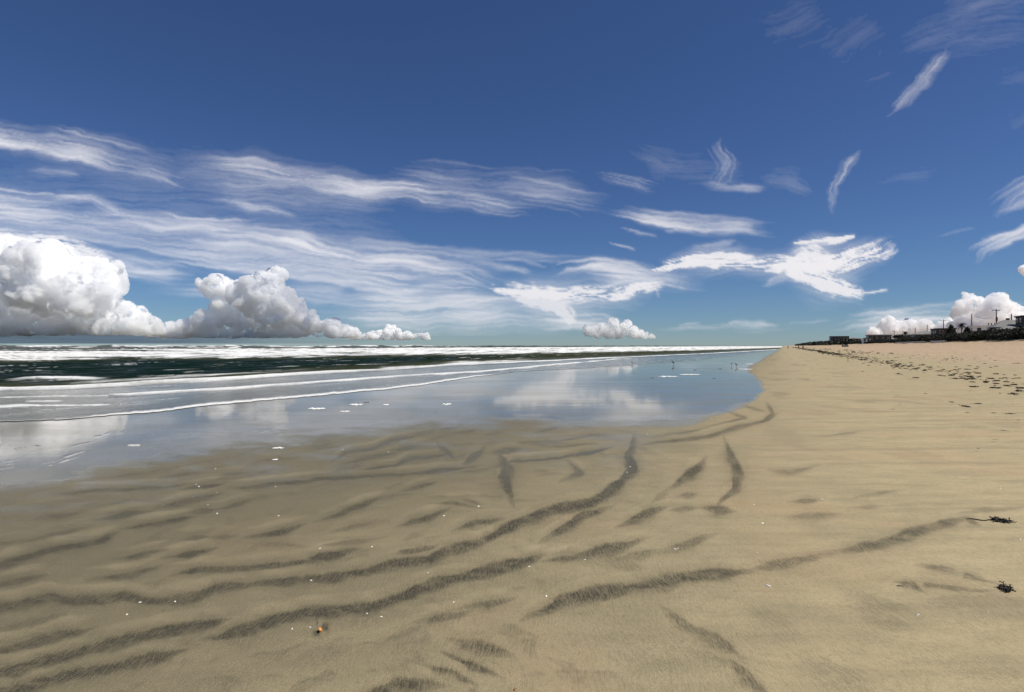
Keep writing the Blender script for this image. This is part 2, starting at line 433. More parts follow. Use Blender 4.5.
def beach_mat():
    m, nt, out = mat_new('beach_sand')
    T = NT(nt)
    co = T.n('ShaderNodeTexCoord').outputs['Object']
    dark, film, moist_vignette, dry = (T.attr(a) for a in ('dark', 'film', 'moist_vignette', 'dry'))
    # fine wave ripples running up the beach
    warp = T.n('ShaderNodeVectorMath', operation='ADD')
    nz = T.n('ShaderNodeTexNoise'); nz.inputs['Scale'].default_value = 1.3; nz.inputs['Detail'].default_value = 2
    T.l(co, nz.inputs['Vector'])
    sc_ = T.n('ShaderNodeVectorMath', operation='SCALE'); sc_.inputs['Scale'].default_value = .35
    T.l(nz.outputs['Color'], sc_.inputs[0]); T.l(co, warp.inputs[0]); T.l(sc_.outputs[0], warp.inputs[1])
    mp = T.mapping(warp.outputs[0], (1, .16, 1), (0, 0, R(8)))
    rip = T.noise(mp, 74, 3, .55)
    grain = T.noise(co, 210, 3, .8)
    grain2 = T.noise(co, 90, 3, .6)
    big = T.noise(co, .55, 4, .6)
    mid = T.noise(T.mapping(co, (1, 2.2, 1), (0, 0, R(-25))), 2.2, 4, .6)
    sand = T.mix(T.ramp(mid, .35, .68), (.350, .290, .163), (.442, .358, .204))
    sand = T.mix(T.ramp(big, .50, .70, 0, .5), sand, (.47, .315, .175))
    sand = T.mix(T.math('MULTIPLY', moist_vignette, .90), sand, (.100, .088, .052))
    swm = T.noise(T.mapping(co, (.22, 2.6, 1), (0, 0, R(-9))), 1.4, 5, .62)
    rt = T.math('SUBTRACT', 1.0, T.ramp(moist_vignette, .05, .45))
    sand = T.mix(T.math('MULTIPLY', T.ramp(swm, .5, .76, .0, .7), rt), sand, (.20, .168, .095))
    sand = T.mix(T.math('MULTIPLY', T.ramp(swm, .30, .46, .28, 0), rt), sand, (.50, .41, .25))
    dsand = T.mix(T.ramp(mid, .3, .7), (.48, .355, .215), (.60, .45, .285))
    lump = T.noise(co, 1.6, 5, .65)
    stripe = T.noise(T.mapping(T.mapping(co, (1, 1, 1), (0, 0, -COAST_A)), (.03, .42, 1)), 1.0, 5, .65)
    dsand = T.mix(T.ramp(stripe, .48, .66, 0, .6), dsand, (.62, .37, .22))
    dsand = T.mix(T.ramp(stripe, .30, .44, .55, 0), dsand, (.36, .28, .18))
    dsand = T.mix(T.ramp(lump, .42, .60), dsand, (.34, .25, .16))
    sand = T.mix(dry, sand, dsand)
    # dark bands broken up by the fine ripples
    rr = T.ramp(rip, .42, .58)
    dk = T.math('MULTIPLY', dark, T.math('ADD', T.math('MULTIPLY', rr, .34), .70))
    dk = T.math('MINIMUM', dk, 1.0)
    c = T.mix(dk, sand, (.029, .027, .017))
    # faint ripple tint on the bare damp sand
    c = T.mix(T.math('MULTIPLY', T.ramp(rip, .5, .72), .22), c, (.12, .1, .06))
    c = T.mix(T.ramp(grain, .48, .66, 0, .42), c, (.10, .085, .055))
    c = T.mix(T.ramp(grain, .34, .46, .35, 0), c, (.66, .56, .38))
    g3 = T.noise(co, 27, 4, .75)
    c = T.mix(T.ramp(g3, .50, .72, 0, .38), c, (.15, .125, .075))
    c = T.mix(T.ramp(T.attr('crest'), 0, 1, 0, .20), c, (.56, .46, .27))  # lighter crests: drier sand, with sunlit relief put into the colour
    c = T.mix(T.ramp(grain2, .62, .8, 0, .35), c, (.55, .47, .33))
    c = T.mix(T.math('MULTIPLY', film, .6), c, (.130, .124, .070))
    p = T.n('ShaderNodeBsdfPrincipled')
    T.l(c, p.inputs['Base Color'])
    p.inputs['Roughness'].default_value = .85
    p.inputs['Specular IOR Level'].default_value = .25
    streak = T.noise(T.mapping(co, (.3, .95, 1), (0, 0, R(-14))), .8, 3, .55)
    cw = T.math('MAXIMUM', T.math('MULTIPLY', T.ramp(film, .0, .85), T.ramp(streak, .36, .62, .76, 1.0)), T.math('MULTIPLY', moist_vignette, .05))
    T.l(cw, p.inputs['Coat Weight'])
    T.l(T.ramp(film, .1, .9, .30, .05), p.inputs['Coat Roughness'])
    p.inputs['Coat IOR'].default_value = 1.33
    # relief
    inv = T.math('SUBTRACT', 1.0, T.ramp(film, .3, .95))
    h = T.math('ADD', T.math('MULTIPLY', rip, T.math('ADD', T.math('MULTIPLY', dark, .010), .0022)), T.math('MULTIPLY', grain, .0016))
    h = T.math('ADD', h, T.math('MULTIPLY', T.math('MULTIPLY', lump, dry), .12))
    h = T.math('MULTIPLY', h, inv)
    b = T.n('ShaderNodeBump'); b.inputs['Strength'].default_value = 1.0; b.inputs['Distance'].default_value = 1.0
    T.l(h, b.inputs['Height']); T.l(b.outputs[0], p.inputs['Normal'])
    hc = T.math('ADD', h, T.math('MULTIPLY', T.noise(T.mapping(co, (.5, 1, 1), (0, 0, R(-25))), 1.7, 3), .0012))
    b2 = T.n('ShaderNodeBump'); b2.inputs['Strength'].default_value = 1.0; b2.inputs['Distance'].default_value = 1.0
    T.l(hc, b2.inputs['Height']); T.l(b2.outputs[0], p.inputs['Coat Normal'])
    T.l(p.outputs[0], out.inputs['Surface'])
    return m
build_beach()

# ------------------------------------------------------------------ the sea
def line_d(px, py, pts, nz=0):
    """signed distance in photo rows below a traced shore-parallel line"""
    xs = [p[0] for p in pts]; ys = [p[1] for p in pts]
    return py - np.interp(px, xs, ys)

def build_sea():
    px1 = np.concatenate([np.geomspace(-5000, -120, 60), np.arange(-110, 783, 1.0)])
    edge_x = [0, 70, 110, 160, 200, 260, 310, 380, 420, 450, 475, 490, 520, 560, 620, 700, 770, 783]
    edge_y = [422, 419.5, 415.5, 412, 406.5, 401, 396.5, 390, 385.5, 380.5, 377, 375, 371.5, 369.5, 366, 360, 351, 348]
    tt = (px1 - 512) / FPX
    ye = np.where(px1 < 0, 346 + EYE * FPX * (.426 - .905 * tt) / 15.0 + .4, np.interp(px1, edge_x, edge_y))
    ye = ye + 1.0 * fbm(px1 / 22, px1 * 0, 3, 4) + .5 * fbm(px1 / 6, px1 * 0, 3, 44) * np.clip((ye - 350) / 50, 0, 1)
    ye = np.minimum(ye, 346 + 520)
    nr = 560
    k = np.linspace(0, 1, nr)
    d0 = ye - 346
    lo = .06
    D = d0[None, :] * (lo / d0[None, :]) ** k[:, None]
    py = 346 + D
    px = np.repeat(px1[None, :], nr, 0)
    Y = EYE * FPX / D
    X = (px - 512) / FPX * Y
    u, v = uv_of(X, Y)
    n1 = fbm(u / 9, v / 2.2, 4, 3); n2 = fbm(u / 3, v / .9, 3, 7); n3 = fbm(u / 40, v / 6, 3, 15)
    foam = np.zeros_like(px)
    def xs(*p): return [(p[i], p[i + 1]) for i in range(0, len(p), 2)]
    inner = xs(-400, 372, 0, 362, 100, 359.6, 150, 358.8, 230, 358.8, 310, 357.6, 400, 355.6, 500, 354.6, 610, 352.4, 700, 350.6, 760, 348.4, 783, 347.5)
    di = line_d(px, py, inner)                      # <0 : the white water
    wj = 1.3 * n1 * np.clip(D / 14, .15, 1) + .5 * n2 * np.clip(D / 14, .1, 1)
    white = sstep(.5, -.5, di + wj) * (1 - .93 * sstep(-.2, .25, -(line_d(px, py, xs(0, 346.9, 300, 346.9, 430, 346.5, 783, 346.3)) )))
    white = white * (1 - .85 * sstep(.06, .36, fbm(u / 16, v / 3.5, 4, 91)) * sstep(.3, -1.0, di + wj) )
    foam = np.maximum(foam, white)
    # the green gap between the two white bores on the left
    gap = sstep(1.6, .5, np.abs(line_d(px, py, xs(-400, 357, 0, 353.0, 100, 352.6, 190, 352.9, 240, 352.4)) + .9 * n1)) * sstep(215, 120, px)
    foam = foam * (1 - .9 * gap * (px < 215))
    L1 = xs(-400, 405, 0, 390.5, 60, 389.5, 100, 387.6, 160, 383.6, 240, 379.6, 300, 374.8, 380, 370.6, 450, 365.8, 520, 362.6, 600, 358.6, 700, 354, 770, 350, 783, 349)
    d1 = line_d(px, py, L1)
    s1 = np.clip(D / 30, .2, 1.3)
    foam = np.maximum(foam, sstep(1.5, .4, np.abs(d1 + .5 * n2 * s1) / s1) * .95)
    # ragged crest foam above that line
    fl = sstep(1.0, 0, np.abs(d1 + 4.2 * s1 + 2 * n1 * s1) / (2.6 * s1)) * sstep(-.25, .3, n1 + .5 * n2 + .15) * sstep(60, 110, px) * sstep(320, 240, px)
    foam = np.maximum(foam, fl * .95)
    dA = line_d(px, py, xs(-200, 384, 0, 381.5, 40, 380.5, 90, 379.0))
    foam = np.maximum(foam, sstep(2.0, .4, np.abs(dA + 2.4 * n1 + 1.4 * n2)) * sstep(6, 34, px + 30 * n1) * sstep(104, 74, px + 30 * n2) * .95)
    foam = np.maximum(foam, sstep(2.2, .5, np.abs(line_d(px, py, xs(370, 369.5, 410, 367.5, 470, 363.8, 520, 360.5)) + 1.0 * n1)) * sstep(-.2, .3, n1 + .2) * sstep(375, 390, px) * sstep(540, 500, px) * .9)
    L2 = xs(-400, 410, 0, 398.5, 60, 397.6, 118, 396.6, 150, 394.4, 230, 389.6, 310, 383.6, 400, 377, 460, 373.6, 485, 371.8, 540, 366.5, 620, 359)
    d2 = line_d(px, py, L2)
    s2 = np.interp(px, [0, 100, 125, 250, 400, 560, 640], [.45, .35, 1.1, 1.1, .75, .6, 0.01])
    foam = np.maximum(foam, sstep(1.6, .5, np.abs(d2 + .7 * n2) / s2) * .92 * np.where(px < 115, sstep(-.1, .3, n1), 1))
    d3 = line_d(px, py, xs(-300, 416, 0, 408, 22, 406.6, 60, 407, 115, 406))
    foam = np.maximum(foam, sstep(1.7, .5, np.abs(d3 + .6 * n2) / np.interp(px, [-300, 0, 20, 40, 100, 116], [1.2, 1.2, 1.2, .5, .6, .01])) * .95)
    d4 = line_d(px, py, xs(0, 402.5, 40, 402.6, 70, 402.5))
    foam = np.maximum(foam, sstep(1.1, .3, np.abs(d4 + .8 * n1)) * sstep(22, 32, px) * sstep(66, 56, px) * .8)
    # the swash edge
    de = ye[None, :] - py
    se = np.interp(px1, [-300, 0, 70, 110, 140, 300, 450, 490, 505, 783], [.5, .5, .45, .8, 1.25, 1.25, 1.0, .55, .18, .18])[None, :]
    foam = np.maximum(foam, sstep(1.9, 1.0, (de + .5 * n2) / se) * np.clip(se * 1.3, 0, 1))
    # lace on the shallow water
    sh = sstep(0, 3, d1) * (1 - sstep(0, .1, foam))
    foam = np.maximum(foam, sh * .14 * sstep(.1, .5, n2 + .4 * n1))
    sw = sstep(.5, 4, d1) * (1 - np.clip(foam, 0, 1))
    foam = np.maximum(foam, sw * .34 * sstep(.26, .5, fbm(u / 5, v / .55, 4, 93)))
    foam = foam * np.clip(1.0 + .8 * fbm(u / 4, v / 1.2, 3, 95), .35, 1.0)
    # spots of foam on the dark water and the far sea
    dk = sstep(.5, 2, di) * sstep(-2, -5, d1)
    foam = np.maximum(foam, dk * .6 * sstep(.26, .55, fbm(u / 7, v / 1.3, 4, 77)))
    shallow = sstep(-3, 2, d1) * sstep(2, 4, D)
    deep = 1 - shallow
    olive = np.maximum(sstep(-9, -1, d1), .0) * deep + .8 * sstep(3, .6, di) * sstep(0, .6, di)
    # heights: chop, bores, breakers outside
    fine = np.clip(D / 6, .0, 1)
    z = .012 + .03 * sstep(0, 8, de) + .02 * sstep(0, 3, d1 * -1)
    chop = (.16 * fbm(u / 14, v / 2.6, 3, 51) + .09 * fbm(u / 5, v / 1.1, 3, 57)) * deep * fine
    z = z + np.maximum(chop, -.09)
    z = z + .10 * sstep(1.5, 0, np.abs(d1)) * np.clip(D / 30, .2, 1)
    z = z + .05 * sstep(1.5, 0, np.abs(d2)) * (s2 > .6)
    z = z + (.10 + .10 * n1) * sstep(2.4, 0, np.abs(dA)) * sstep(0, 40, px) * sstep(110, 70, px)
    bore = sstep(.8, -1.2, di)
    z = z + bore * (.42 + .26 * n1 + .16 * n3)
    def ridge(v0, wd, h, seed, f0, dip):
        g = v - v0 + 5 * fbm(u / 90, u * 0, 2, seed)
        s = np.where(g < 0, np.exp(-(g / (wd * 1.6)) ** 2), np.exp(-(g / wd) ** 2))
        amp = np.clip(.62 + .75 * fbm(u / 45, u * 0 + seed, 3, seed + 3), dip, 1.25)
        return s * amp * h, s, amp
    for v0, wd, h, seed in ((-165, 7, 1.0, 81), (-205, 8, 2.75, 83), (-300, 10, 2.9, 85), (-430, 14, 2.6, 87)):
        hz, s, amp = ridge(v0, wd, h, seed, 0, .35)
        z = np.maximum(z, hz)
        if h > 1.4:
            lace = sstep(-.3, .15, fbm(u / 12, v / 6, 4, seed + 40) + .35 * (amp - .8))
            foam = np.where(s > .25, np.maximum(foam * .1, lace * sstep(.62, .9, s) * sstep(520, 380, px)), foam)
    co = np.stack([X, Y, z], -1).reshape(-1, 3)
    me = np_mesh('sea', co, grid_faces(nr, len(px1)), {'foam': foam, 'shallow': shallow, 'olive': olive})
    me.materials.append(sea_mat())
    o = link('sea', me)
    tag(o, 'dark green sea with rows of white breaking surf', kind='structure')

def sea_mat():
    m, nt, out = mat_new('sea_water')
    T = NT(nt)
    co = T.n('ShaderNodeTexCoord').outputs['Object']
    foam, shal, olive = T.attr('foam'), T.attr('shallow'), T.attr('olive')
    c = T.mix(olive, (.004, .014, .010), (.040, .044, .018))
    c = T.mix(shal, c, (.088, .084, .048))
    uvm = T.mapping(co, (1, 1, 1), (0, 0, R(25)))
    chop = T.noise(T.mapping(uvm, (1.0, .22, 1)), 1.2, 6, .68)
    p = T.n('ShaderNodeBsdfPrincipled')
    T.l(c, p.inputs['Base Color'])
    p.inputs['Roughness'].default_value = .14
    p.inputs['IOR'].default_value = 1.33
    p.inputs['Specular IOR Level'].default_value = .13
    b = T.n('ShaderNodeBump'); b.inputs['Distance'].default_value = 1.0
    b.inputs['Strength'].default_value = 1.0
    T.l(T.math('MULTIPLY', chop, T.ramp(shal, 0, 1, .42, .03)), b.inputs['Height']); T.l(b.outputs[0], p.inputs['Normal'])
    # open water: steep little faces turned to the viewer mirror only a fraction of the sky
    dw = T.n('ShaderNodeBsdfDiffuse'); T.l(c, dw.inputs['Color']); T.l(b.outputs[0], dw.inputs['Normal'])
    gw = T.n('ShaderNodeBsdfGlossy'); gw.inputs['Roughness'].default_value = .22; T.l(b.outputs[0], gw.inputs['Normal'])
    mw = T.n('ShaderNodeMixShader'); T.l(T.ramp(chop, .47, .66, .01, .22), mw.inputs[0]); T.l(dw.outputs[0], mw.inputs[1]); T.l(gw.outputs[0], mw.inputs[2])
    ms = T.n('ShaderNodeMixShader'); T.l(shal, ms.inputs[0]); T.l(mw.outputs[0], ms.inputs[1]); T.l(p.outputs[0], ms.inputs[2])
    f = T.n('ShaderNodeBsdfPrincipled')
    fn = T.noise(co, 3.5, 5, .7)
    T.l(T.mix(fn, (.80, .80, .77), (.88, .88, .86)), f.inputs['Base Color'])
    f.inputs['Roughness'].default_value = .9
    f.inputs['Specular IOR Level'].default_value = .1
    b2 = T.n('ShaderNodeBump'); b2.inputs['Distance'].default_value = .35; b2.inputs['Strength'].default_value = .7
    T.l(fn, b2.inputs['Height']); T.l(b2.outputs[0], f.inputs['Normal'])
    ff = T.math('MULTIPLY', foam, T.ramp(fn, .25, .55, .72, 1.12), clamp=True)
    mx = T.n('ShaderNodeMixShader')
    T.l(ff, mx.inputs[0]); T.l(ms.outputs[0], mx.inputs[1]); T.l(f.outputs[0], mx.inputs[2])
    T.l(mx.outputs[0], out.inputs['Surface'])
    return m
build_sea()

# ------------------------------------------------------------------ high cloud: a thin sheet of cirrus
CIRRUS_ALT = 5000.0
def S(op, hw, *p):
    pts = [(p[i], p[i + 1]) for i in range(0, len(p), 2)]
    n = len(pts)
    return ([(x, y, hw * (.6 if k in (0, n - 1) else 1)) for k, (x, y) in enumerate(pts)], op)

CIRRUS = [
 S(.21, 5, -60, 222, 100, 236, 260, 268, 420, 292, 560, 302), S(.21, 5, 60, 208, 200, 224, 330, 242, 470, 254, 600, 258), S(.24, 5, 150, 288, 300, 295, 470, 303, 640, 307),
 S(.70, 10, -60, 128, -20, 133, 30, 140, 80, 151, 124, 163), S(.28, 16, 40, 138, 110, 156, 180, 178), S(.22, 10, 130, 168, 175, 180),
 S(.48, 9, 190, 160, 260, 167, 320, 180, 360, 188, 400, 190, 440, 197, 540, 211), S(.42, 6, 320, 182, 365, 189, 410, 192), S(.24, 15, 190, 186, 300, 190, 400, 202), S(.15, 22, 150, 165, 330, 185),
 S(.55, 10, -60, 195, -10, 200, 40, 206, 80, 214), S(.5, 9, -40, 213, 30, 216, 90, 224, 150, 234), S(.35, 6, 30, 170, 80, 173),
 S(.62, 4, 25, 190, 60, 195, 95, 200, 118, 213, 140, 222, 165, 228, 205, 233), S(.4, 7, 150, 216, 180, 224, 260, 226), S(.55, 3.4, 204, 199, 235, 202, 258, 208, 305, 219),
 S(.38, 14, 90, 226, 200, 236, 300, 247, 345, 258, 405, 266, 460, 272), S(.62, 5, 245, 231, 290, 240, 320, 250, 348, 258, 420, 263, 470, 271),
 S(.55, 11, 150, 247, 240, 257, 300, 264, 350, 272, 420, 280, 500, 287), S(.3, 8, 180, 240, 260, 246, 320, 262), S(.35, 10, 100, 262, 150, 270, 190, 278), S(.3, 6, 60, 243, 130, 262, 170, 280),
 S(.50, 6, 365, 295, 395, 297, 425, 297), S(.42, 10, 325, 314, 400, 316, 470, 312, 530, 306), S(.35, 10, 335, 323, 480, 324, 570, 320), S(.35, 6, 380, 306, 455, 302, 490, 300), S(.3, 8, 280, 285, 350, 290), S(.32, 9, 400, 260, 470, 268, 510, 285),
 S(.45, 3, 468, 259, 500, 266, 535, 273), S(.3, 3, 500, 257, 545, 265), S(.2, 14, 380, 165, 460, 180, 600, 190), S(.22, 12, 500, 183, 560, 194, 615, 206),
 S(1.0, 8, 496, 288, 530, 293, 570, 295, 620, 292, 664, 286), S(.75, 12, 520, 298, 555, 303, 572, 318), S(.62, 7, 530, 318, 575, 320, 605, 323, 645, 335), S(.3, 12, 440, 312, 520, 315),
 S(.55, 6, 562, 272, 600, 265, 640, 269, 664, 280), S(.5, 7, 580, 274, 640, 278, 705, 285), S(.4, 5, 600, 284, 650, 283), S(.45, 2.5, 655, 285, 660, 297),
 S(1.0, 7, 652, 268, 700, 263, 740, 262, 780, 266, 805, 270), S(.9, 4.5, 685, 259, 720, 253, 752, 257), S(1.0, 10, 770, 264, 815, 266, 850, 259, 892, 247), S(1.0, 11, 790, 270, 825, 283, 860, 294),
 S(.9, 3.4, 797, 243, 825, 239, 853, 236), S(.75, 3, 848, 249, 872, 243), S(.6, 6, 765, 284, 800, 270), S(.45, 3.6, 698, 246, 732, 242), S(.75, 2, 864, 293, 887, 290), S(.9, 8, 790, 262, 812, 252, 830, 258),
 S(.6, 6, 606, 210, 650, 218, 690, 225, 740, 228, 772, 232), S(.7, 4, 668, 229, 694, 230), S(.4, 8, 690, 223, 760, 226), S(.45, 3.4, 702, 182, 730, 186, 770, 189), S(.22, 7, 722, 140, 726, 165, 720, 182), S(.2, 9, 600, 176, 650, 186),
 S(.13, 16, 620, 140, 660, 165, 760, 175), S(.7, 1.7, 608, 243, 634, 247.5), S(.5, 2.4, 624, 229, 656, 234), S(.15, 10, 755, 175, 790, 180, 815, 195), S(.08, 12, 865, 180, 950, 172), S(.2, 3, 935, 234, 975, 228),
 S(.09, 26, 750, 34, 800, 20, 838, 8), S(.09, 24, 820, 58, 866, 32, 888, 16), S(.12, 26, 880, 54, 960, 30, 1060, 30), S(.14, 14, 940, 12, 980, 2, 1060, -15), S(.08, 16, 985, 80, 1060, 70), S(.1, 5, 865, 82, 890, 72), S(.08, 16, 1000, 130, 1060, 100),
 S(.5, 3.6, 992, 213, 1010, 208, 1060, 192), S(.3, 8, 998, 208, 1024, 190, 1060, 170), S(.55, 6, 972, 262, 990, 246, 1024, 231, 1060, 222),
 S(.6, 2.5, 722, 324, 750, 322.5, 776, 323), S(.45, 2.5, 680, 323, 700, 322.5), S(.25, 3, 780, 322.5, 832, 321), S(.5, 8, 832, 327, 880, 318, 965, 311, 1040, 314), S(.65, 3.4, 850, 315, 880, 311, 916, 312), S(.5, 8, 850, 330, 920, 326, 1000, 330),
 S(.9, 13, -80, 236, -20, 240, 20, 244, 60, 250, 108, 261), S(.16, 60, -50, 200, 200, 225, 420, 260), S(.14, 45, 250, 300, 600, 310), S(.30, 3, 640, 328, 720, 327, 800, 329),
]
CONTRAILS = [
 ('upper', [S(.40, 5, 952, 46, 938, 60, 924, 80, 906, 100, 886, 118)], 'long pale streak of high cloud slanting down in the upper right of the sky'),
 ('lower', [S(.5, 3.4, 861, 148, 845, 166, 836, 184, 831, 200, 834, 214)], 'short curved white wisp below the long slanting streak'),
]

def sheet(strokes, x0, x1, y0, y1, step, name, seed, thr=.014, alt=CIRRUS_ALT, fib=1.0):
    xs = np.arange(x0, x1, step); ys = np.arange(y0, y1, step)
    px, py = np.meshgrid(xs, ys)
    wx = px + 9 * fbm(px / 60, py / 26, 4, seed) + 1.3 * fbm(px / 16, py / 6, 3, seed + 3)
    wy = py + 5.5 * fbm(px / 48 + 40, py / 26, 4, seed + 1) + 1.0 * fbm(px / 16, py / 6, 3, seed + 4)
    tr = np.ones_like(px)
    for pts, op in strokes:
        ds = 0.0
        a = np.zeros_like(px)
        tot = sum(math.hypot(q[0] - p[0], q[1] - p[1]) for p, q in zip(pts[:-1], pts[1:]))
        soft_end = min(70.0, tot * .3)
        for (ax, ay, ha), (bx, by, hb) in zip(pts[:-1], pts[1:]):
            hm = max(ha, hb) * 3.2 + 12
            L = math.hypot(bx - ax, by - ay)
            sel = np.nonzero((px > min(ax, bx) - hm) & (px < max(ax, bx) + hm) & (py > min(ay, by) - hm) & (py < max(ay, by) + hm))
            if len(sel[0]):
                qx, qy = wx[sel], wy[sel]
                dx, dy = (bx - ax) / L, (by - ay) / L
                s = (qx - ax) * dx + (qy - ay) * dy
                t = np.clip(s / L, 0, 1)
                h = ha + (hb - ha) * t
                ex, ey = qx - (ax + t * L * dx), qy - (ay + t * L * dy)
                d = np.hypot(ex, ey) / h
                dd = (qx - ax) * -dy + (qy - ay) * dx
                f1 = fbm((s + ds) / 75, dd / 3.4 + (s + ds) * .02, 4, seed + 9, .55)
                f2 = fbm((s + ds) / 15, dd / 5, 4, seed + 19, .55)
                sa = s + ds + 14 * f2
                dens = np.exp(-d * d * .75) * (1 + fib * (1.6 * f1 + (.95 if op >= .75 else .38) * f2))
                if op >= .75:
                    dens = dens * sstep(-hm * .4, soft_end * .35, sa) * sstep(-hm * .4, soft_end * .35, tot - sa)
                    dens = np.maximum(sstep(.14, .95, dens + .25 * f2 * dens), .34 * np.exp(-d * d * .35) * (1 + 1.2 * f1) * sstep(-hm * .3, soft_end, sa) * sstep(-hm * .3, soft_end, tot - sa))
                else:
                    dens = dens * sstep(-4, soft_end, sa) * sstep(-4, soft_end, tot - sa) * .68
                a[sel] = np.maximum(a[sel], np.clip(dens, 0, 1.15))
            ds += L
        tr = tr * (1 - np.clip(a * op, 0, .97))
    al = np.clip((1 - tr) - .02, 0, 1)
    al = np.minimum(al, .96)
    Y = alt * FPX / (346 - py)
    X = (px - 512) / FPX * Y
    co = np.stack([X, Y, np.full_like(X, alt + EYE)], -1).reshape(-1, 3)
    fc = grid_faces(len(ys), len(xs))
    af = al.reshape(-1)
    keep = af[fc].max(1) > thr
    fc = fc[keep]
    used = np.unique(fc)
    rm = np.full(len(co), -1, np.int64); rm[used] = np.arange(len(used))
    me = np_mesh(name, co[used], rm[fc], {'cover': af[used]})
    return me

def cirrus_mat():
    m, nt, out = mat_new('ice_cloud')
    T = NT(nt)
    a = T.attr('cover')
    d = T.n('ShaderNodeBsdfDiffuse'); d.inputs['Color'].default_value = (.74, .75, .78, 1)
    t = T.n('ShaderNodeBsdfTranslucent'); t.inputs['Color'].default_value = (.74, .74, .75, 1)
    m1 = T.n('ShaderNodeMixShader'); m1.inputs[0].default_value = .82
    T.l(d.outputs[0], m1.inputs[1]); T.l(t.outputs[0], m1.inputs[2])
    tr = T.n('ShaderNodeBsdfTransparent')
    m2 = T.n('ShaderNodeMixShader')
    T.l(a, m2.inputs[0]); T.l(tr.outputs[0], m2.inputs[1]); T.l(m1.outputs[0], m2.inputs[2])
    T.l(m2.outputs[0], out.inputs['Surface'])
    return m
M_CIRRUS = cirrus_mat()
rf = random.Random(5)
extra = []
for pts, op in CIRRUS:
    hw = max(p[2] for p in pts)
    if op >= .75 or op < .2 or hw < 5: continue
    for k in range(5):
        of = rf.uniform(-1.1, 1.1) * hw; of2 = of + rf.uniform(-.5, .5) * hw; w_ = rf.uniform(.9, 2.0); sl = rf.uniform(-14, 14)
        n_ = len(pts)
        extra.append(([(x + sl, y + of + (of2 - of) * i / (n_ - 1) + rf.uniform(-1, 1), w_ * (.5 if i in (0, n_ - 1) else 1)) for i, (x, y, h) in enumerate(pts)], op * rf.uniform(.45, .85)))
CIRRUS = [(p, o * (.72 if o < .75 else 1)) for p, o in CIRRUS] + extra
me = sheet(CIRRUS, -160, 1180, -30, 336, 1.35, 'cirrus_clouds', 100)
me.materials.append(M_CIRRUS)
tag(link('cirrus_clouds', me), 'thin white wind-drawn high clouds streaked across the blue sky', 'clouds', kind='stuff')
for k, (nm, st, lab) in enumerate(CONTRAILS):
    xs = [p[0] for p in st[0][0]]; ys = [p[1] for p in st[0][0]]
    st = [(p, o * .9) for p, o in st]
    me = sheet(st, min(xs) - 25, max(xs) + 25, min(ys) - 25, max(ys) + 25, .8, 'cloud_streak', 300 + k, alt=CIRRUS_ALT + 300)
    me.materials.append(M_CIRRUS)
    tag(link('cloud_streak', me), lab, 'cloud', 'lone streaks of high cloud on the right')

# ------------------------------------------------------------------ cumulus: heaped clouds with real bulk
def cloud_mat(mfp):
    """white water droplets: a dense scattering body, so edges are soft and light soaks through"""
    m, nt, out = mat_new('cumulus_vapour')
    T = NT(nt)
    v = T.n('ShaderNodeVolumeScatter')
    v.inputs['Color'].default_value = (.998, .9945, .983, 1)
    v.inputs['Density'].default_value = 1.0 / mfp
    v.inputs['Anisotropy'].default_value = .0
    T.l(v.outputs[0], out.inputs['Volume'])
    return m

_ib = bmesh.new(); bmesh.ops.create_icosphere(_ib, subdivisions=2, radius=1.0)
ICO_V = np.array([v.co[:] for v in _ib.verts]); ICO_F = np.array([[v.index for v in f.verts] for f in _ib.faces]); _ib.free()

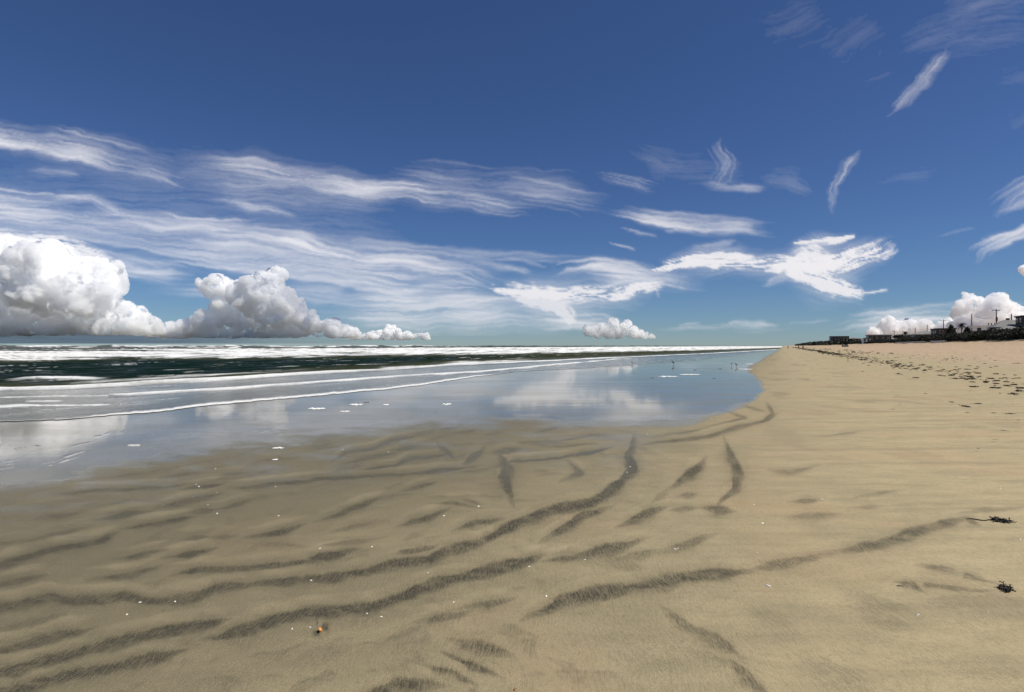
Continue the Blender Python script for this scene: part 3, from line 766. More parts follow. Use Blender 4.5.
def cumulus(label, blobs, base_y, dist, vox, seed, bumps=30, mfp=None, rough=1.0):
    """blobs: (px, py, r) billows; smaller billows sprout from each, all fused and roughened"""
    rs = np.random.default_rng(seed)
    k = dist / FPX
    base = (346 - base_y) * k + EYE
    sph = []
    for (x, y, r) in blobs:
        c = np.array([(x - 512) * k, dist + rs.normal(0, r * .5) * k, (346 - y) * k + EYE]); rr = r * k
        sph.append((c, rr * .80))
        for _ in range(bumps):
            n = rs.normal(size=3); n /= np.linalg.norm(n)
            if n[2] < -.4: continue
            q = rr * rs.uniform(.16, .40)
            c2 = c + n * rr * rs.uniform(.66, .9)
            sph.append((c2, q))
            for _ in range(7):
                n2 = n + rs.normal(size=3) * .8; n2 /= np.linalg.norm(n2)
                sph.append((c2 + n2 * q * .85, q * rs.uniform(.22, .5)))
    sph = [(c, r) for c, r in sph if r > vox * .6]
    nv = len(ICO_V)
    co = np.concatenate([c + ICO_V * r for c, r in sph]); fc = np.concatenate([ICO_F + i * nv for i in range(len(sph))])
    me = np_mesh('tmp', co, fc)
    o = bpy.data.objects.new('tmp', me); COL.objects.link(o)
    md = o.modifiers.new('r', 'REMESH'); md.mode = 'VOXEL'; md.voxel_size = vox
    dg = bpy.context.evaluated_depsgraph_get()
    m2 = bpy.data.meshes.new_from_object(o.evaluated_get(dg))
    bpy.data.objects.remove(o)
    n = len(m2.vertices)
    co = np.empty(n * 3, np.float32); m2.vertices.foreach_get('co', co); co = co.reshape(-1, 3).astype(np.float64)
    no = np.empty(n * 3, np.float32); m2.vertices.foreach_get('normal', no); no = no.reshape(-1, 3)
    disp = np.zeros(n)
    for L, a in ((24, 5.0), (10, 3.8), (4.5, 2.2), (2.3, 1.0)):
        q = pn3(co / (L * vox) + seed, seed)
        disp += a * vox * (.75 - 2.0 * np.abs(q)) * rough
    co = co + no * disp[:, None]
    bn = base + vox * 1.6 * pn(co[:, 0] / (vox * 9), co[:, 1] / (vox * 9), seed) + vox * .8 * pn(co[:, 0] / (vox * 3), co[:, 1] / (vox * 3), seed + 2)
    low = co[:, 2] < bn
    co[low, 2] = bn[low] + (co[low, 2] - bn[low]) * .12
    m2.vertices.foreach_set('co', co.astype(np.float32).ravel())
    m2.polygons.foreach_set('use_smooth', np.ones(len(m2.polygons), dtype=bool))
    m2.update()
    m2.materials.clear(); m2.materials.append(cloud_mat(mfp or vox * 2.3))
    m2.name = 'cumulus_cloud'
    tag(link('cumulus_cloud', m2), label, 'cloud', 'heaped white clouds along the horizon')
    print('cumulus', n, flush=True)

cumulus('huge towering white cloud at the left edge of the sea horizon',
        [(20, 287, 36), (-25, 278, 44), (-70, 290, 50), (58, 287, 30), (82, 282, 22), (97, 300, 21), (60, 315, 20), (20, 316, 25), (118, 319, 13), (-30, 315, 30), (136, 324, 9), (88, 320, 16), (106, 283, 10), (45, 268, 20), (0, 262, 22)] + [(x, 327 + (x * 7 % 5), 7) for x in range(-60, 150, 9)], 334, 18000, 40, 3, rough=1.25)
cumulus('tall cauliflower-topped white cloud with smaller heaps at its foot, right of the huge one',
        [(271, 287, 12), (265, 302, 17), (243, 297, 10), (222, 289, 9), (207, 285, 6), (272, 279, 7), (285, 312, 15), (262, 321, 15), (311, 325, 10), (331, 331, 6), (226, 316, 11), (244, 323, 12), (206, 326, 9), (190, 331, 6), (346, 335, 3), (172, 331, 6), (156, 333, 5), (283, 302, 11), (264, 281, 6), (291, 308, 8), (300, 318, 7), (232, 296, 8)] + [(x, 333 + (x * 7 % 4), 4) for x in range(160, 350, 7)], 337, 19000, 31, 5, rough=1.25)
cumulus('row of tiny white cloud puffs low over the surf',
        [(x, 337.6 - (x * 5 % 3) * .5, 2.6) for x in range(354, 428, 4)] + [(390, 333, 5), (400, 335.5, 3.6), (380, 336, 3.5), (409, 337, 3), (374, 337.5, 2.8), (415, 338, 2.2), (395, 337, 4), (386, 338, 3), (402, 338, 3)], 339.5, 22000, 22, 7, bumps=18, mfp=60)
cumulus('small white cloud with a knobbly top beneath the long flat cloud',
        [(613, 326, 4.4), (627, 328, 6), (602, 330, 4.5), (633, 333, 4.5), (590, 331, 4), (596, 332, 4), (620, 333, 4.5), (608, 333, 4.5), (640, 335, 3.5), (645, 337, 3), (652, 338, 2.5)], 339, 22000, 24, 9, bumps=18, mfp=110)
cumulus('bulging bright-rimmed white cloud behind the houses and poles',
        [(975, 302, 7), (979, 313, 12), (998, 311, 8), (1006, 317, 10), (964, 312, 6), (989, 323, 14), (1020, 325, 9), (962, 326, 7), (1034, 330, 9), (1050, 333, 9)], 338, 17000, 40, 13)
cumulus('low pale cloud bank behind the dark roofs',
        [(890, 326, 5), (903, 326, 6), (915, 328, 7), (876, 331, 5), (930, 330, 7), (945, 331, 7), (898, 331, 7)], 339, 21000, 34, 17, bumps=18)
cumulus('small ragged cloud cut off by the right edge of the photo', [(1026, 271, 3.2), (1032, 272, 4.2), (1040, 272, 4)], 277, 18000, 20, 19, bumps=18)


# far thin cloud layer below the heaps, its shade put into the slate-blue colour
def cloud_deck():
    nx, ny = 260, 70
    px = np.linspace(-500, 520, nx)
    yy = np.geomspace(18500, 120000, ny)
    P, Y = np.meshgrid(px, yy)
    X = (P - 512) / FPX * Y
    cov = sstep(440, 120, P + 70 * fbm(P / 80, Y / 16000, 3, 5)) * sstep(18500, 23000, Y + 4000 * fbm(P / 30, Y / 20000, 3, 6)) * sstep(120000, 90000, Y)
    cov = cov * (.80 + .2 * fbm(P / 60, Y / 7000, 3, 9))
    co = np.stack([X, Y, np.full_like(X, 450.0 + EYE)], -1).reshape(-1, 3)
    f = grid_faces(ny, nx)
    f = f[cov.reshape(-1)[f].max(1) > .01]
    me = np_mesh('low_cloud_layer', co, f, {'cover': np.clip(cov, 0, .92)})
    m, nt, out = mat_new('shade_tinted_vapour')
    T = NT(nt)
    d = T.n('ShaderNodeBsdfDiffuse')
    d.inputs['Color'].default_value = (.36, .44, .56, 1)
    tr = T.n('ShaderNodeBsdfTranslucent'); tr.inputs['Color'].default_value = (.045, .07, .115, 1)
    ad = T.n('ShaderNodeAddShader'); T.l(d.outputs[0], ad.inputs[0]); T.l(tr.outputs[0], ad.inputs[1])
    t = T.n('ShaderNodeBsdfTransparent'); mx = T.n('ShaderNodeMixShader')
    T.l(T.attr('cover'), mx.inputs[0]); T.l(t.outputs[0], mx.inputs[1]); T.l(ad.outputs[0], mx.inputs[2])
    T.l(mx.outputs[0], out.inputs['Surface'])
    me.materials.append(m)
    tag(link('low_cloud_layer', me), 'long flat slate-blue cloud layer lying along the left sea horizon under the heaped clouds', 'cloud')
cloud_deck()

# ------------------------------------------------------------------ materials of the shore
M_BARK = simple_mat('bark', (.06, .048, .035), .9, .35, 4)
M_LEAF = simple_mat('scrub_leaf', (.015, .019, .009), .8, .5, .6)
M_LEAF2 = simple_mat('palm_leaf', (.012, .016, .008), .7, .4, .8)
M_POLE = simple_mat('weathered_pole', (.045, .036, .028), .9, .3, 3)
M_ROOF_G = simple_mat('grey_shingle', (.20, .20, .19), .9, .25, 5)
M_ROOF_D = simple_mat('dark_roof', (.045, .043, .042), .85, .25, 5)
M_WHITE = simple_mat('white_paint', (.78, .77, .74), .6, .06, 2)
M_CREAM = simple_mat('pale_stucco', (.52, .48, .42), .85, .12, 2)
M_DARKW = simple_mat('backlit_siding', (.050, .044, .040), .8, .3, 3)  # walls seen against the light; that shade is put into the near-black colour
M_BROWNW = simple_mat('brown_siding', (.10, .075, .055), .85, .3, 3)
M_GLASS = simple_mat('window_glass', (.02, .025, .03), .08, .1, 1)
M_WEED = simple_mat('dried_seaweed', (.018, .013, .008), .75, .5, 40)
M_SHELL_W = simple_mat('bleached_shell', (.78, .75, .68), .45, .15, 60)
M_SHELL_O = simple_mat('orange_shell', (.72, .28, .05), .28, .35, 70)
M_SHELL_D = simple_mat('dark_shell', (.025, .02, .016), .4, .4, 60)
M_SHELL_B = simple_mat('brown_shell', (.22, .10, .045), .4, .4, 60)
M_FOAM = simple_mat('sea_foam', (.82, .82, .79), .9, .06, 30, .4)
M_SKIN = simple_mat('skin', (.30, .17, .11), .6, .12, 9)
M_CLOTH = simple_mat('dark_clothing', (.03, .035, .05), .9, .3, 9)
M_HAIR = simple_mat('dark_hair', (.02, .015, .01), .7, .3, 20)
M_FEATHER = simple_mat('grey_feathers', (.13, .115, .10), .8, .35, 40)
M_BEAK = simple_mat('dark_beak', (.03, .028, .025), .5, .2, 40)
M_PAINT = simple_mat('dark_vehicle_paint', (.02, .022, .026), .3, .15, 2)
M_TYRE = simple_mat('tyre_rubber', (.015, .015, .015), .85, .2, 8)
M_RIM = simple_mat('steel_rim', (.35, .35, .35), .35, .1, 8, 0, .8)
M_WALL = simple_mat('pale_concrete', (.62, .58, .52), .85, .12, 1.2)

def box(bm, x0, x1, y0, y1, z0, z1):
    v = [bm.verts.new(p) for p in ((x0, y0, z0), (x1, y0, z0), (x1, y1, z0), (x0, y1, z0), (x0, y0, z1), (x1, y0, z1), (x1, y1, z1), (x0, y1, z1))]
    for f in ((3, 2, 1, 0), (4, 5, 6, 7), (0, 1, 5, 4), (1, 2, 6, 5), (2, 3, 7, 6), (3, 0, 4, 7)):
        bm.faces.new([v[i] for i in f])

def cyl(bm, p0, p1, r0, r1, n=8):
    p0 = Vector(p0); p1 = Vector(p1); d = (p1 - p0).normalized()
    a = d.orthogonal().normalized(); b = d.cross(a)
    A = [bm.verts.new(p0 + (a * math.cos(2 * math.pi * i / n) + b * math.sin(2 * math.pi * i / n)) * r0) for i in range(n)]
    Bv = [bm.verts.new(p1 + (a * math.cos(2 * math.pi * i / n) + b * math.sin(2 * math.pi * i / n)) * r1) for i in range(n)]
    for i in range(n):
        bm.faces.new((A[i], A[(i + 1) % n], Bv[(i + 1) % n], Bv[i]))
    bm.faces.new(A[::-1]); bm.faces.new(Bv)

def tube(bm, pts, rads, n=6):
    rings = []
    for i, p in enumerate(pts):
        p = Vector(p)
        d = (Vector(pts[min(i + 1, len(pts) - 1)]) - Vector(pts[max(i - 1, 0)])).normalized()
        a = d.cross(Vector((.31, .17, .93))).normalized(); b = d.cross(a)
        rings.append([bm.verts.new(p + (a * math.cos(2 * math.pi * k / n) + b * math.sin(2 * math.pi * k / n)) * rads[i]) for k in range(n)])
    for r0, r1 in zip(rings[:-1], rings[1:]):
        for k in range(n):
            bm.faces.new((r0[k], r0[(k + 1) % n], r1[(k + 1) % n], r1[k]))
    bm.faces.new(rings[0][::-1]); bm.faces.new(rings[-1])

def roof_hip(bm, L, D, z, h, over=.5, hip=.5):
    l, d = L / 2 + over, D / 2 + over
    if L >= D: rx, ry = (l - d * hip * 2 * .5 - d * (hip > 0) * .4 if hip else l), 0
    else: rx, ry = 0, (d - l * .9 if hip else d)
    rx = max(rx, .05) if L >= D else 0
    lo = [bm.verts.new(p) for p in ((-l, -d, z), (l, -d, z), (l, d, z), (-l, d, z))]
    li = [bm.verts.new(p) for p in ((-l, -d, z + .18), (l, -d, z + .18), (l, d, z + .18), (-l, d, z + .18))]
    for i in range(4): bm.faces.new((lo[i], lo[(i + 1) % 4], li[(i + 1) % 4], li[i]))
    bm.faces.new(lo[::-1])
    if L >= D:
        a = bm.verts.new((-rx, 0, z + h)); b = bm.verts.new((rx, 0, z + h))
        bm.faces.new((li[0], li[1], b, a)); bm.faces.new((li[2], li[3], a, b)); bm.faces.new((li[3], li[0], a)); bm.faces.new((li[1], li[2], b))
    else:
        a = bm.verts.new((0, -ry, z + h)); b = bm.verts.new((0, ry, z + h))
        bm.faces.new((li[1], li[2], b, a)); bm.faces.new((li[3], li[0], a, b)); bm.faces.new((li[0], li[1], a)); bm.faces.new((li[2], li[3], b))

COAST = math.atan2(CU[1], CU[0])      # local x along the shore, local +y towards the sea

def house(px, v, Wv, Lu, y_top, wall, roof, style, label, storeys=2, rise=.24, name='beach_house', cat='house', deck=True, chimney=False):
    x, y = at_v(px, v)
    z0 = bz(x, y) - .3
    H = EYE + (346 - y_top) * y / FPX - z0            # overall height
    h = empty(name, (x, y, z0), COAST)
    tag(h, label, cat, 'houses and hotels along the dune top')
    rh = 0 if style == 'flat' else min(4, H * rise)
    wz = H - rh - (.45 if style == 'flat' else 0)
    bm = bmesh.new(); box(bm, -Lu / 2, Lu / 2, -Wv / 2, Wv / 2, 0, wz)
    bm_obj('wall', bm, wall, h)
    bm = bmesh.new()
    if style == 'flat':
        box(bm, -Lu / 2 - .35, Lu / 2 + .35, -Wv / 2 - .35, Wv / 2 + .35, wz + .004, wz + .45)
    else:
        roof_hip(bm, Lu, Wv, wz + .004, rh, .6, 1 if style == 'hip' else 0)
    r = bm_obj('roof', bm, roof, h)
    if chimney:
        bm = bmesh.new(); box(bm, Lu * .15, Lu * .15 + .8, -.5, .4, wz + .2, H + .7); bm_obj('chimney', bm, M_BROWNW, r)
    sh = wz / storeys
    for st in range(storeys):
        zc = st * sh + sh * .55
        for side in (0, 1):
            span = Wv if side == 0 else Lu
            nw = max(2, int(span / 3.2))
            for k in range(nw):
                c = -span / 2 + span * (k + .5) / nw
                bm = bmesh.new(); bp = bmesh.new()
                if side == 0:
                    box(bm, -Lu / 2 - .06, -Lu / 2 - .003, c - .7, c + .7, zc - .75, zc + .75)
                    box(bp, -Lu / 2 - .09, -Lu / 2 - .063, c - .58, c + .58, zc - .63, zc + .63)
                else:
                    box(bm, c - .7, c + .7, Wv / 2 + .003, Wv / 2 + .06, zc - .75, zc + .75)
                    box(bp, c - .58, c + .58, Wv / 2 + .063, Wv / 2 + .09, zc - .63, zc + .63)
                f = bm_obj('window', bm, M_CREAM if wall is not M_WHITE else M_ROOF_G, h)
                bm_obj('pane', bp, M_GLASS, f)
    if deck:
        bm = bmesh.new()
        box(bm, -Lu / 2, Lu / 2, Wv / 2 + .1, Wv / 2 + 2.4, sh - .15, sh)
        for c in np.linspace(-Lu / 2 + .2, Lu / 2 - .2, 5):
            box(bm, c - .08, c + .08, Wv / 2 + 2.2, Wv / 2 + 2.36, 0, sh - .153)
            box(bm, c - .05, c + .05, Wv / 2 + 2.25, Wv / 2 + 2.35, sh + .003, sh + 1.0)
        box(bm, -Lu / 2, Lu / 2, Wv / 2 + 2.22, Wv / 2 + 2.38, sh + 1.003, sh + 1.08)
        bm_obj('deck', bm, M_BROWNW, h)
    return h, H, wz

big, H_, wz_ = house(1009, 73, 9.5, 7, 320.0, M_BROWNW, M_ROOF_G, 'hip', 'large beach house with pale grey hipped roofs, behind the bushes at the right edge', 2, .42, chimney=True)
bm = bmesh.new(); roof_hip(bm, 7, 7, 0, 1.5, .5, 1)
o = bm_obj('porch_roof', bm, M_ROOF_G, big, (-8.5, 2.5, wz_ * .72))
for a in (-11.3, -5.8):
    for b in (-.2, 5.2):
        bm = bmesh.new(); box(bm, a - .15, a + .15, b - .15, b + .15, 0, wz_ * .72); bm_obj('porch_post', bm, M_BROWNW, big)
house(1034, 78, 8, 6, 315.5, M_DARKW, M_ROOF_D, 'flat', 'dark flat-roofed tower house cut off by the right edge of the photo', 3, deck=False)
wb, H_, wz_ = house(983, 80, 8.4, 6, 325.6, M_WHITE, M_WHITE, 'flat', 'white flat-roofed building between two utility poles', 2, deck=False)
for c in (-3.4, -2.4, -1.4):
    bm = bmesh.new(); box(bm, -2.8, -2.6, c, c + .35, H_ + .003, H_ + 1.0); bm_obj('roof_vent', bm, M_ROOF_D, wb)
house(943, 73, 7.6, 12, 328.5, M_DARKW, M_ROOF_D, 'flat', 'dark square house beside the pole with a crossarm, left of the conical tree', 2)
house(926, 72, 12, 12, 330.3, M_BROWNW, M_ROOF_G, 'hip', 'low house with a broad pale grey roof among dark bushes', 2, .4)
house(913, 74, 7, 9, 333.5, M_DARKW, M_ROOF_G, 'gable', 'small grey-roofed house right of the palm that stands alone', 1)
hd, H_, wz_ = house(878.5, 73, 15.5, 16, 335.2, M_DARKW, M_ROOF_D, 'flat', 'long dark building with a thin white roof edge, right of the white house', 3)
bm = bmesh.new(); box(bm, -8.6, 8.6, -8.4, 8.4, H_ + .003, H_ + .55); bm_obj('parapet', bm, M_WHITE, hd)
house(866, 61, 5, 7, 337.4, M_WHITE, M_ROOF_G, 'gable', 'narrow white house between two dark buildings', 2, deck=False)
house(855, 73, 10, 12, 337.2, M_BROWNW, M_ROOF_G, 'hip', 'grey-roofed house right of the dark block hotel', 2)
house(839, 74, 22, 24, 336.2, M_DARKW, M_ROOF_D, 'flat', 'big dark block hotel, farthest large building down the beach', 4, name='hotel', cat='hotel', deck=False)

# utility poles
def pole(px, y_top, arm, label):
    x, y = at_v(px, 76)
    z0 = bz(x, y) - .4
    H = EYE + (346 - y_top) * y / FPX - z0
    r = empty('utility_pole', (x, y, z0), COAST)
    tag(r, label, 'utility pole', 'utility poles standing behind the dune')
    bm = bmesh.new(); cyl(bm, (0, 0, 0), (0, 0, H), .25, .17, 10); bm_obj('post', bm, M_POLE, r, smooth=True)
    if arm:
        bm = bmesh.new(); box(bm, .18, .32, -1.3, 1.3, H - .75, H - .55); a = bm_obj('crossarm', bm, M_POLE, r)
        for c in (-1.15, -.5, .5, 1.15):
            bm = bmesh.new(); cyl(bm, (.25, c, H - .547), (.25, c, H - .3), .07, .05, 6); bm_obj('insulator', bm, M_WHITE, a)
    else:
        bm = bmesh.new(); cyl(bm, (0, 0, H + .003), (0, 0, H + .25), .09, .06, 6); bm_obj('insulator', bm, M_DARKW, r)
    if arm == 2:
        bm = bmesh.new(); cyl(bm, (-.5, 0, H * .6), (-.5, 0, H * .6 + 1.5), .32, .32, 10); bm_obj('transformer', bm, M_DARKW, r)
        bm = bmesh.new(); box(bm, -.22, -.16, -.2, .2, H * .6 + .3, H * .6 + .6); bm_obj('bracket', bm, M_DARKW, r)
for px_, yt, arm, lab in ((1011.5, 314, 0, 'bare wooden utility pole rising in front of the big grey-roofed house'),
                          (996.3, 308.7, 2, 'tallest wooden utility pole, with a crossarm, against the bright cloud'),
                          (971.7, 314, 0, 'bare utility pole at the left end of the white flat-roofed building'),
                          (943.5, 319.5, 1, 'utility pole with a crossarm above the dark square house'),
                          (927.3, 325, 0, 'utility pole above the broad pale grey roof'),
                          (915.3, 328, 0, 'short-looking utility pole left of the broad grey roof'),
                          (894.2, 330.3, 1, 'farthest utility pole, standing alone in a gap left of the palm')):
    pole(px_, yt, arm, lab)

# bushes, trees and palms
def leaf_cloud(n, rx, ry, rz, z0, size, seed, cone=0.0):
    rs = np.random.default_rng(seed)
    d = rs.normal(size=(n, 3)); d /= np.linalg.norm(d, axis=1)[:, None]
    lump = 1 + .38 * pn3(d * 2.1 + seed * 3.3, seed) + .2 * pn3(d * 5 + seed, seed + 1)
    rad = (rs.uniform(.25, 1, n) ** .45) * lump
    c = d * rad[:, None] * np.array([rx, ry, rz])
    if cone: 
        hh = np.clip((c[:, 2] / rz + 1) / 2, 0, 1); c[:, :2] *= (1.25 - cone * hh)[:, None]
    c[:, 2] += z0
    a = rs.normal(size=(n, 3)); a /= np.linalg.norm(a, axis=1)[:, None]
    b = np.cross(a, rs.normal(size=(n, 3))); b /= np.linalg.norm(b, axis=1)[:, None]
    s = size * rs.uniform(.6, 1.4, n)[:, None]
    q = np.stack([c - a * s, c - b * s * .55, c + a * s, c + b * s * .55], 1).reshape(-1, 3)
    q[:, 2] = np.maximum(q[:, 2], .02)
    return q, np.arange(n * 4).reshape(-1, 4)

shrub_meshes = []
for k in range(6):
    q, f = leaf_cloud(950, 2.6 + .3 * (k % 3), 2.4, 1.45 + .18 * (k % 4), 1.55, .27, 40 + k)
    me = np_mesh('foliage', q, f, smooth=False); me.materials.append(M_LEAF)
    bm = bmesh.new()
    rs = random.Random(k)
    for j in range(5):
        a = rs.uniform(0, 6.28)
        tube(bm, [(0, 0, -.3), (.4 * math.cos(a), .4 * math.sin(a), .7), (1.1 * math.cos(a), 1.1 * math.sin(a), 1.8)], [.09, .06, .02], 5)
    ms = bpy.data.meshes.new('stem'); bm.to_mesh(ms); bm.free(); ms.materials.append(M_BARK)
    shrub_meshes.append((me, ms))
def shrub(u, v, s, k):
    x, y = xy_of(u, v)
    r = empty('dune_shrub', (x, y, bz(x, y) - .1), random.uniform(0, 6.28))
    r.scale = (s, s, s * random.uniform(.85, 1.15))
    tag(r, 'dark scrubby bush in the unbroken row along the dune top', 'bush', 'dark bushes along the dune top')
    link('foliage', shrub_meshes[k][0], r); link('stem', shrub_meshes[k][1], r)
u_ = 168.0; k = 0
while u_ < 640:
    for row, v0 in enumerate((60.5, 65.5)):
        if row == 1 and k % 2: continue
        fade = 1.0 if u_ < 420 else .95
        near = float(np.interp(u_, [168, 230, 300, 420, 640], [1.15, .95, .8, .62, .6]))
        shrub(u_ + random.uniform(-1, 1), v0 + random.uniform(-1, 1.2), near * random.uniform(.75, 1.12) * (1.0 if row == 0 else 1.15), (k * 5 + row * 2 + random.randrange(3)) % 6)
    u_ += 3.4 * (1 + max(0, u_ - 200) / 900); k += 1
# far thicket, one dark mass
qs, fs, n0 = [], [], 0
for i in range(150):
    u0 = 640 * (2600 / 640) ** (i / 149.0); sc_ = random.uniform(1.3, 2.2) * (1 + .25 * (u0 > 1100))
    q, f = leaf_cloud(130, 6, 3.4, 1.6, 1.4, .9, 400 + i)
    x, y = xy_of(u0, 62 + random.uniform(-2, 4))
    ang = COAST; ca, sa = math.cos(ang), math.sin(ang)
    q = q * sc_ * np.array([1, 1, .8]); q = np.stack([q[:, 0] * ca - q[:, 1] * sa + x, q[:, 0] * sa + q[:, 1] * ca + y, q[:, 2] + bz(x, y) - .2], 1)
    qs.append(q); fs.append(f + n0); n0 += len(q)
me = np_mesh('far_thicket', np.concatenate(qs), np.concatenate(fs), smooth=False); me.materials.append(M_LEAF)
tag(link('far_thicket', me), 'dark low thicket running on to where the beach meets the horizon', 'thicket', kind='stuff')

def tree(px, v, y_top, label, kind, width=2.4):
    x, y = at_v(px, v)
    z0 = bz(x, y) - .2
    H = EYE + (346 - y_top) * y / FPX - z0
    name = {'palm': 'palm_tree', 'cone': 'conifer_tree', 'round': 'round_tree'}[kind]
    r = empty(name, (x, y, z0), random.uniform(0, 6))
    tag(r, label, 'tree', 'trees standing out above the bushes')
    bm = bmesh.new()
    if kind == 'palm':
        hc = H - 1.3
        tube(bm, [(0, 0, 0), (.1, .05, hc * .4), (.2, .0, hc * .8), (.22, 0, hc)], [.24, .19, .16, .17], 8)
        bm_obj('trunk', bm, M_BARK, r, smooth=True)
        rs = random.Random(px)
        bm = bmesh.new()
        for j in range(60):
            a = j * 2.4; el = rs.uniform(-.7, 1.3); L = rs.uniform(1.5, 2.1)
            pts = []
            for t in np.linspace(0, 1, 6):
                rr = L * t * math.cos(el * (1 - .3 * t)); zz = L * t * math.sin(el) - 1.0 * t * t * L * .45
                pts.append(Vector((.22 + rr * math.cos(a), rr * math.sin(a), hc + zz)))
            side = Vector((-math.sin(a), math.cos(a), 0))
            for i, (p, q) in enumerate(zip(pts[:-1], pts[1:])):
                for sgn in (-1, 1):
                    for m_ in range(2):
                        o = p.lerp(q, m_ * .5)
                        e = o + side * sgn * .55 * (1 - .12 * i) + (q - p) * .9 + Vector((0, 0, -.18))
                        bm.faces.new([bm.verts.new(o), bm.verts.new(o + (q - p) * .35), bm.verts.new(e)])
        bm_obj('crown', bm, M_LEAF2, r)
    else:
        tube(bm, [(0, 0, 0), (.05, 0, H * .4), (0, .05, H * .85)], [.22, .15, .04], 7)
        bm_obj('trunk', bm, M_BARK, r, smooth=True)
        if kind == 'cone': q, f = leaf_cloud(1500, width, width, H * .40, H * .60, .26, int(px), .95)
        else: q, f = leaf_cloud(1500, width, width * .9, H * .27, H * .73, .26, int(px))
        me = np_mesh('crown', q, f, smooth=False); me.materials.append(M_LEAF); link('crown', me, r)
tree(951.2, 69, 324, 'dark conical tree right of the pole with a crossarm', 'cone', 1.9)
tree(961, 68, 321.8, 'round-headed palm right of the dark conical tree', 'palm')
tree(967.3, 69, 326.8, 'small pointed dark tree just left of the white flat-roofed building', 'cone', 1.7)
tree(905.6, 68, 330.6, 'lone palm right of the farthest utility pole', 'palm')
tree(899, 68, 334.5, 'low round tree at the foot of the farthest pole', 'round', 3.4)
tree(825, 66, 341, 'small upright tree standing up from the far thicket left of the hotel', 'round', 3.0)
tree(812, 66, 342.4, 'dark tree clump at the far left end of the thicket', 'round', 6.5)

# pale low sea walls at the dune foot
def seawall(pa, pb, v, label):
    (xa, ya), (xb_, yb_) = at_v(pa, v), at_v(pb, v)
    L = math.hypot(xa - xb_, ya - yb_)
    x, y = (xa + xb_) / 2, (ya + yb_) / 2
    z = bz(x, y)
    bm = bmesh.new(); box(bm, -L / 2, L / 2, -.2, .2, -1.2, .55); box(bm, -L / 2 - .06, L / 2 + .06, -.27, .27, .553, .68)
    o = bm_obj('sea_wall', bm, M_WALL, None, (x, y, z), COAST)
    tag(o, label, 'wall')
seawall(896, 925, 57.5, 'low pale sea wall at the dune foot below the lone palm')
seawall(931, 946, 57.5, 'short pale sea wall at the dune foot below the broad grey roof')

# ------------------------------------------------------------------ people, birds, vehicle
def skin_body(name, verts, edges, mat, parent, sub=1):
    me = bpy.data.meshes.new(name)
    me.from_pydata([v[:3] for v in verts], edges, [])
    o = link(name, me)
    o.modifiers.new('s', 'SKIN')
    for i, v in enumerate(verts):
        me.skin_vertices[0].data[i].radius = (v[3], v[4] if len(v) > 4 else v[3])
    me.skin_vertices[0].data[0].use_root = True
    sb = o.modifiers.new('d', 'SUBSURF'); sb.levels = sub; sb.render_levels = sub
    dg = bpy.context.evaluated_depsgraph_get()
    m2 = bpy.data.meshes.new_from_object(o.evaluated_get(dg)); m2.name = name
    bpy.data.objects.remove(o)
    m2.materials.clear(); m2.materials.append(mat)
    for p in m2.polygons: p.use_smooth = True
    return link(name, m2, parent)

def person(px, Y, rz, label, stride=.12):
    x = (px - 512) / FPX * Y
    r = empty('person', (x, Y, bz(x, Y)), rz)
    tag(r, label, 'person', 'tiny people far down the beach')
    V = [(0, 0, .95, .14, .11), (0, 0, 1.15, .13, .10), (0, 0, 1.38, .17, .11), (0, 0, 1.49, .06), (0, .01, 1.56, .065), (0, .015, 1.66, .10), (0, .01, 1.74, .075),
         (.19, 0, 1.40, .055), (.24, -.02, 1.14, .045), (.25, .05, .90, .036), (.25, .07, .80, .045),
         (-.19, 0, 1.40, .055), (-.24, .02, 1.14, .045), (-.25, .06, .90, .036), (-.25, .08, .80, .045),
         (.10, 0, .90, .09), (.11, stride * .5, .49, .065), (.11, stride, .08, .042), (.11, stride + .14, .04, .04),
         (-.10, 0, .90, .09), (-.11, -stride * .4, .49, .065), (-.11, -stride, .08, .042), (-.11, -stride + .14, .04, .04)]
    E = [(0, 1), (1, 2), (2, 3), (3, 4), (4, 5), (5, 6), (2, 7), (7, 8), (8, 9), (9, 10), (2, 11), (11, 12), (12, 13), (13, 14), (0, 15), (15, 16), (16, 17), (17, 18), (0, 19), (19, 20), (20, 21), (21, 22)]
    skin_body('body', V, E, M_SKIN, r)
    S_ = [(0, 0, .98, .16, .125), (0, 0, 1.15, .15, .12), (0, 0, 1.37, .185, .125), (.2, 0, 1.40, .075), (.235, -.01, 1.22, .065), (-.2, 0, 1.40, .075), (-.235, .01, 1.22, .065)]
    skin_body('shirt', S_, [(0, 1), (1, 2), (2, 3), (3, 4), (2, 5), (5, 6)], M_CLOTH, r)
    P_ = [(0, 0, .97, .15, .12), (.10, 0, .88, .105), (.11, stride * .45, .55, .09), (-.10, 0, .88, .105), (-.11, -stride * .36, .55, .09)]
    skin_body('shorts', P_, [(0, 1), (1, 2), (0, 3), (3, 4)], M_CLOTH, r)
    bm = bmesh.new(); bmesh.ops.create_icosphere(bm, subdivisions=2, radius=.112, matrix=Matrix.Translation((0, -.012, 1.715))); bm_obj('hair', bm, M_HAIR, r, smooth=True)
person(803, 226, 2.6, 'dark distant person, nearest and clearest of the three at the water edge', .1)
person(798.6, 250, 2.9, 'thin distant person just left of the clearest one', .16)
person(788, 262, .4, 'faint distant person standing apart by the surf end, leftmost of the three')

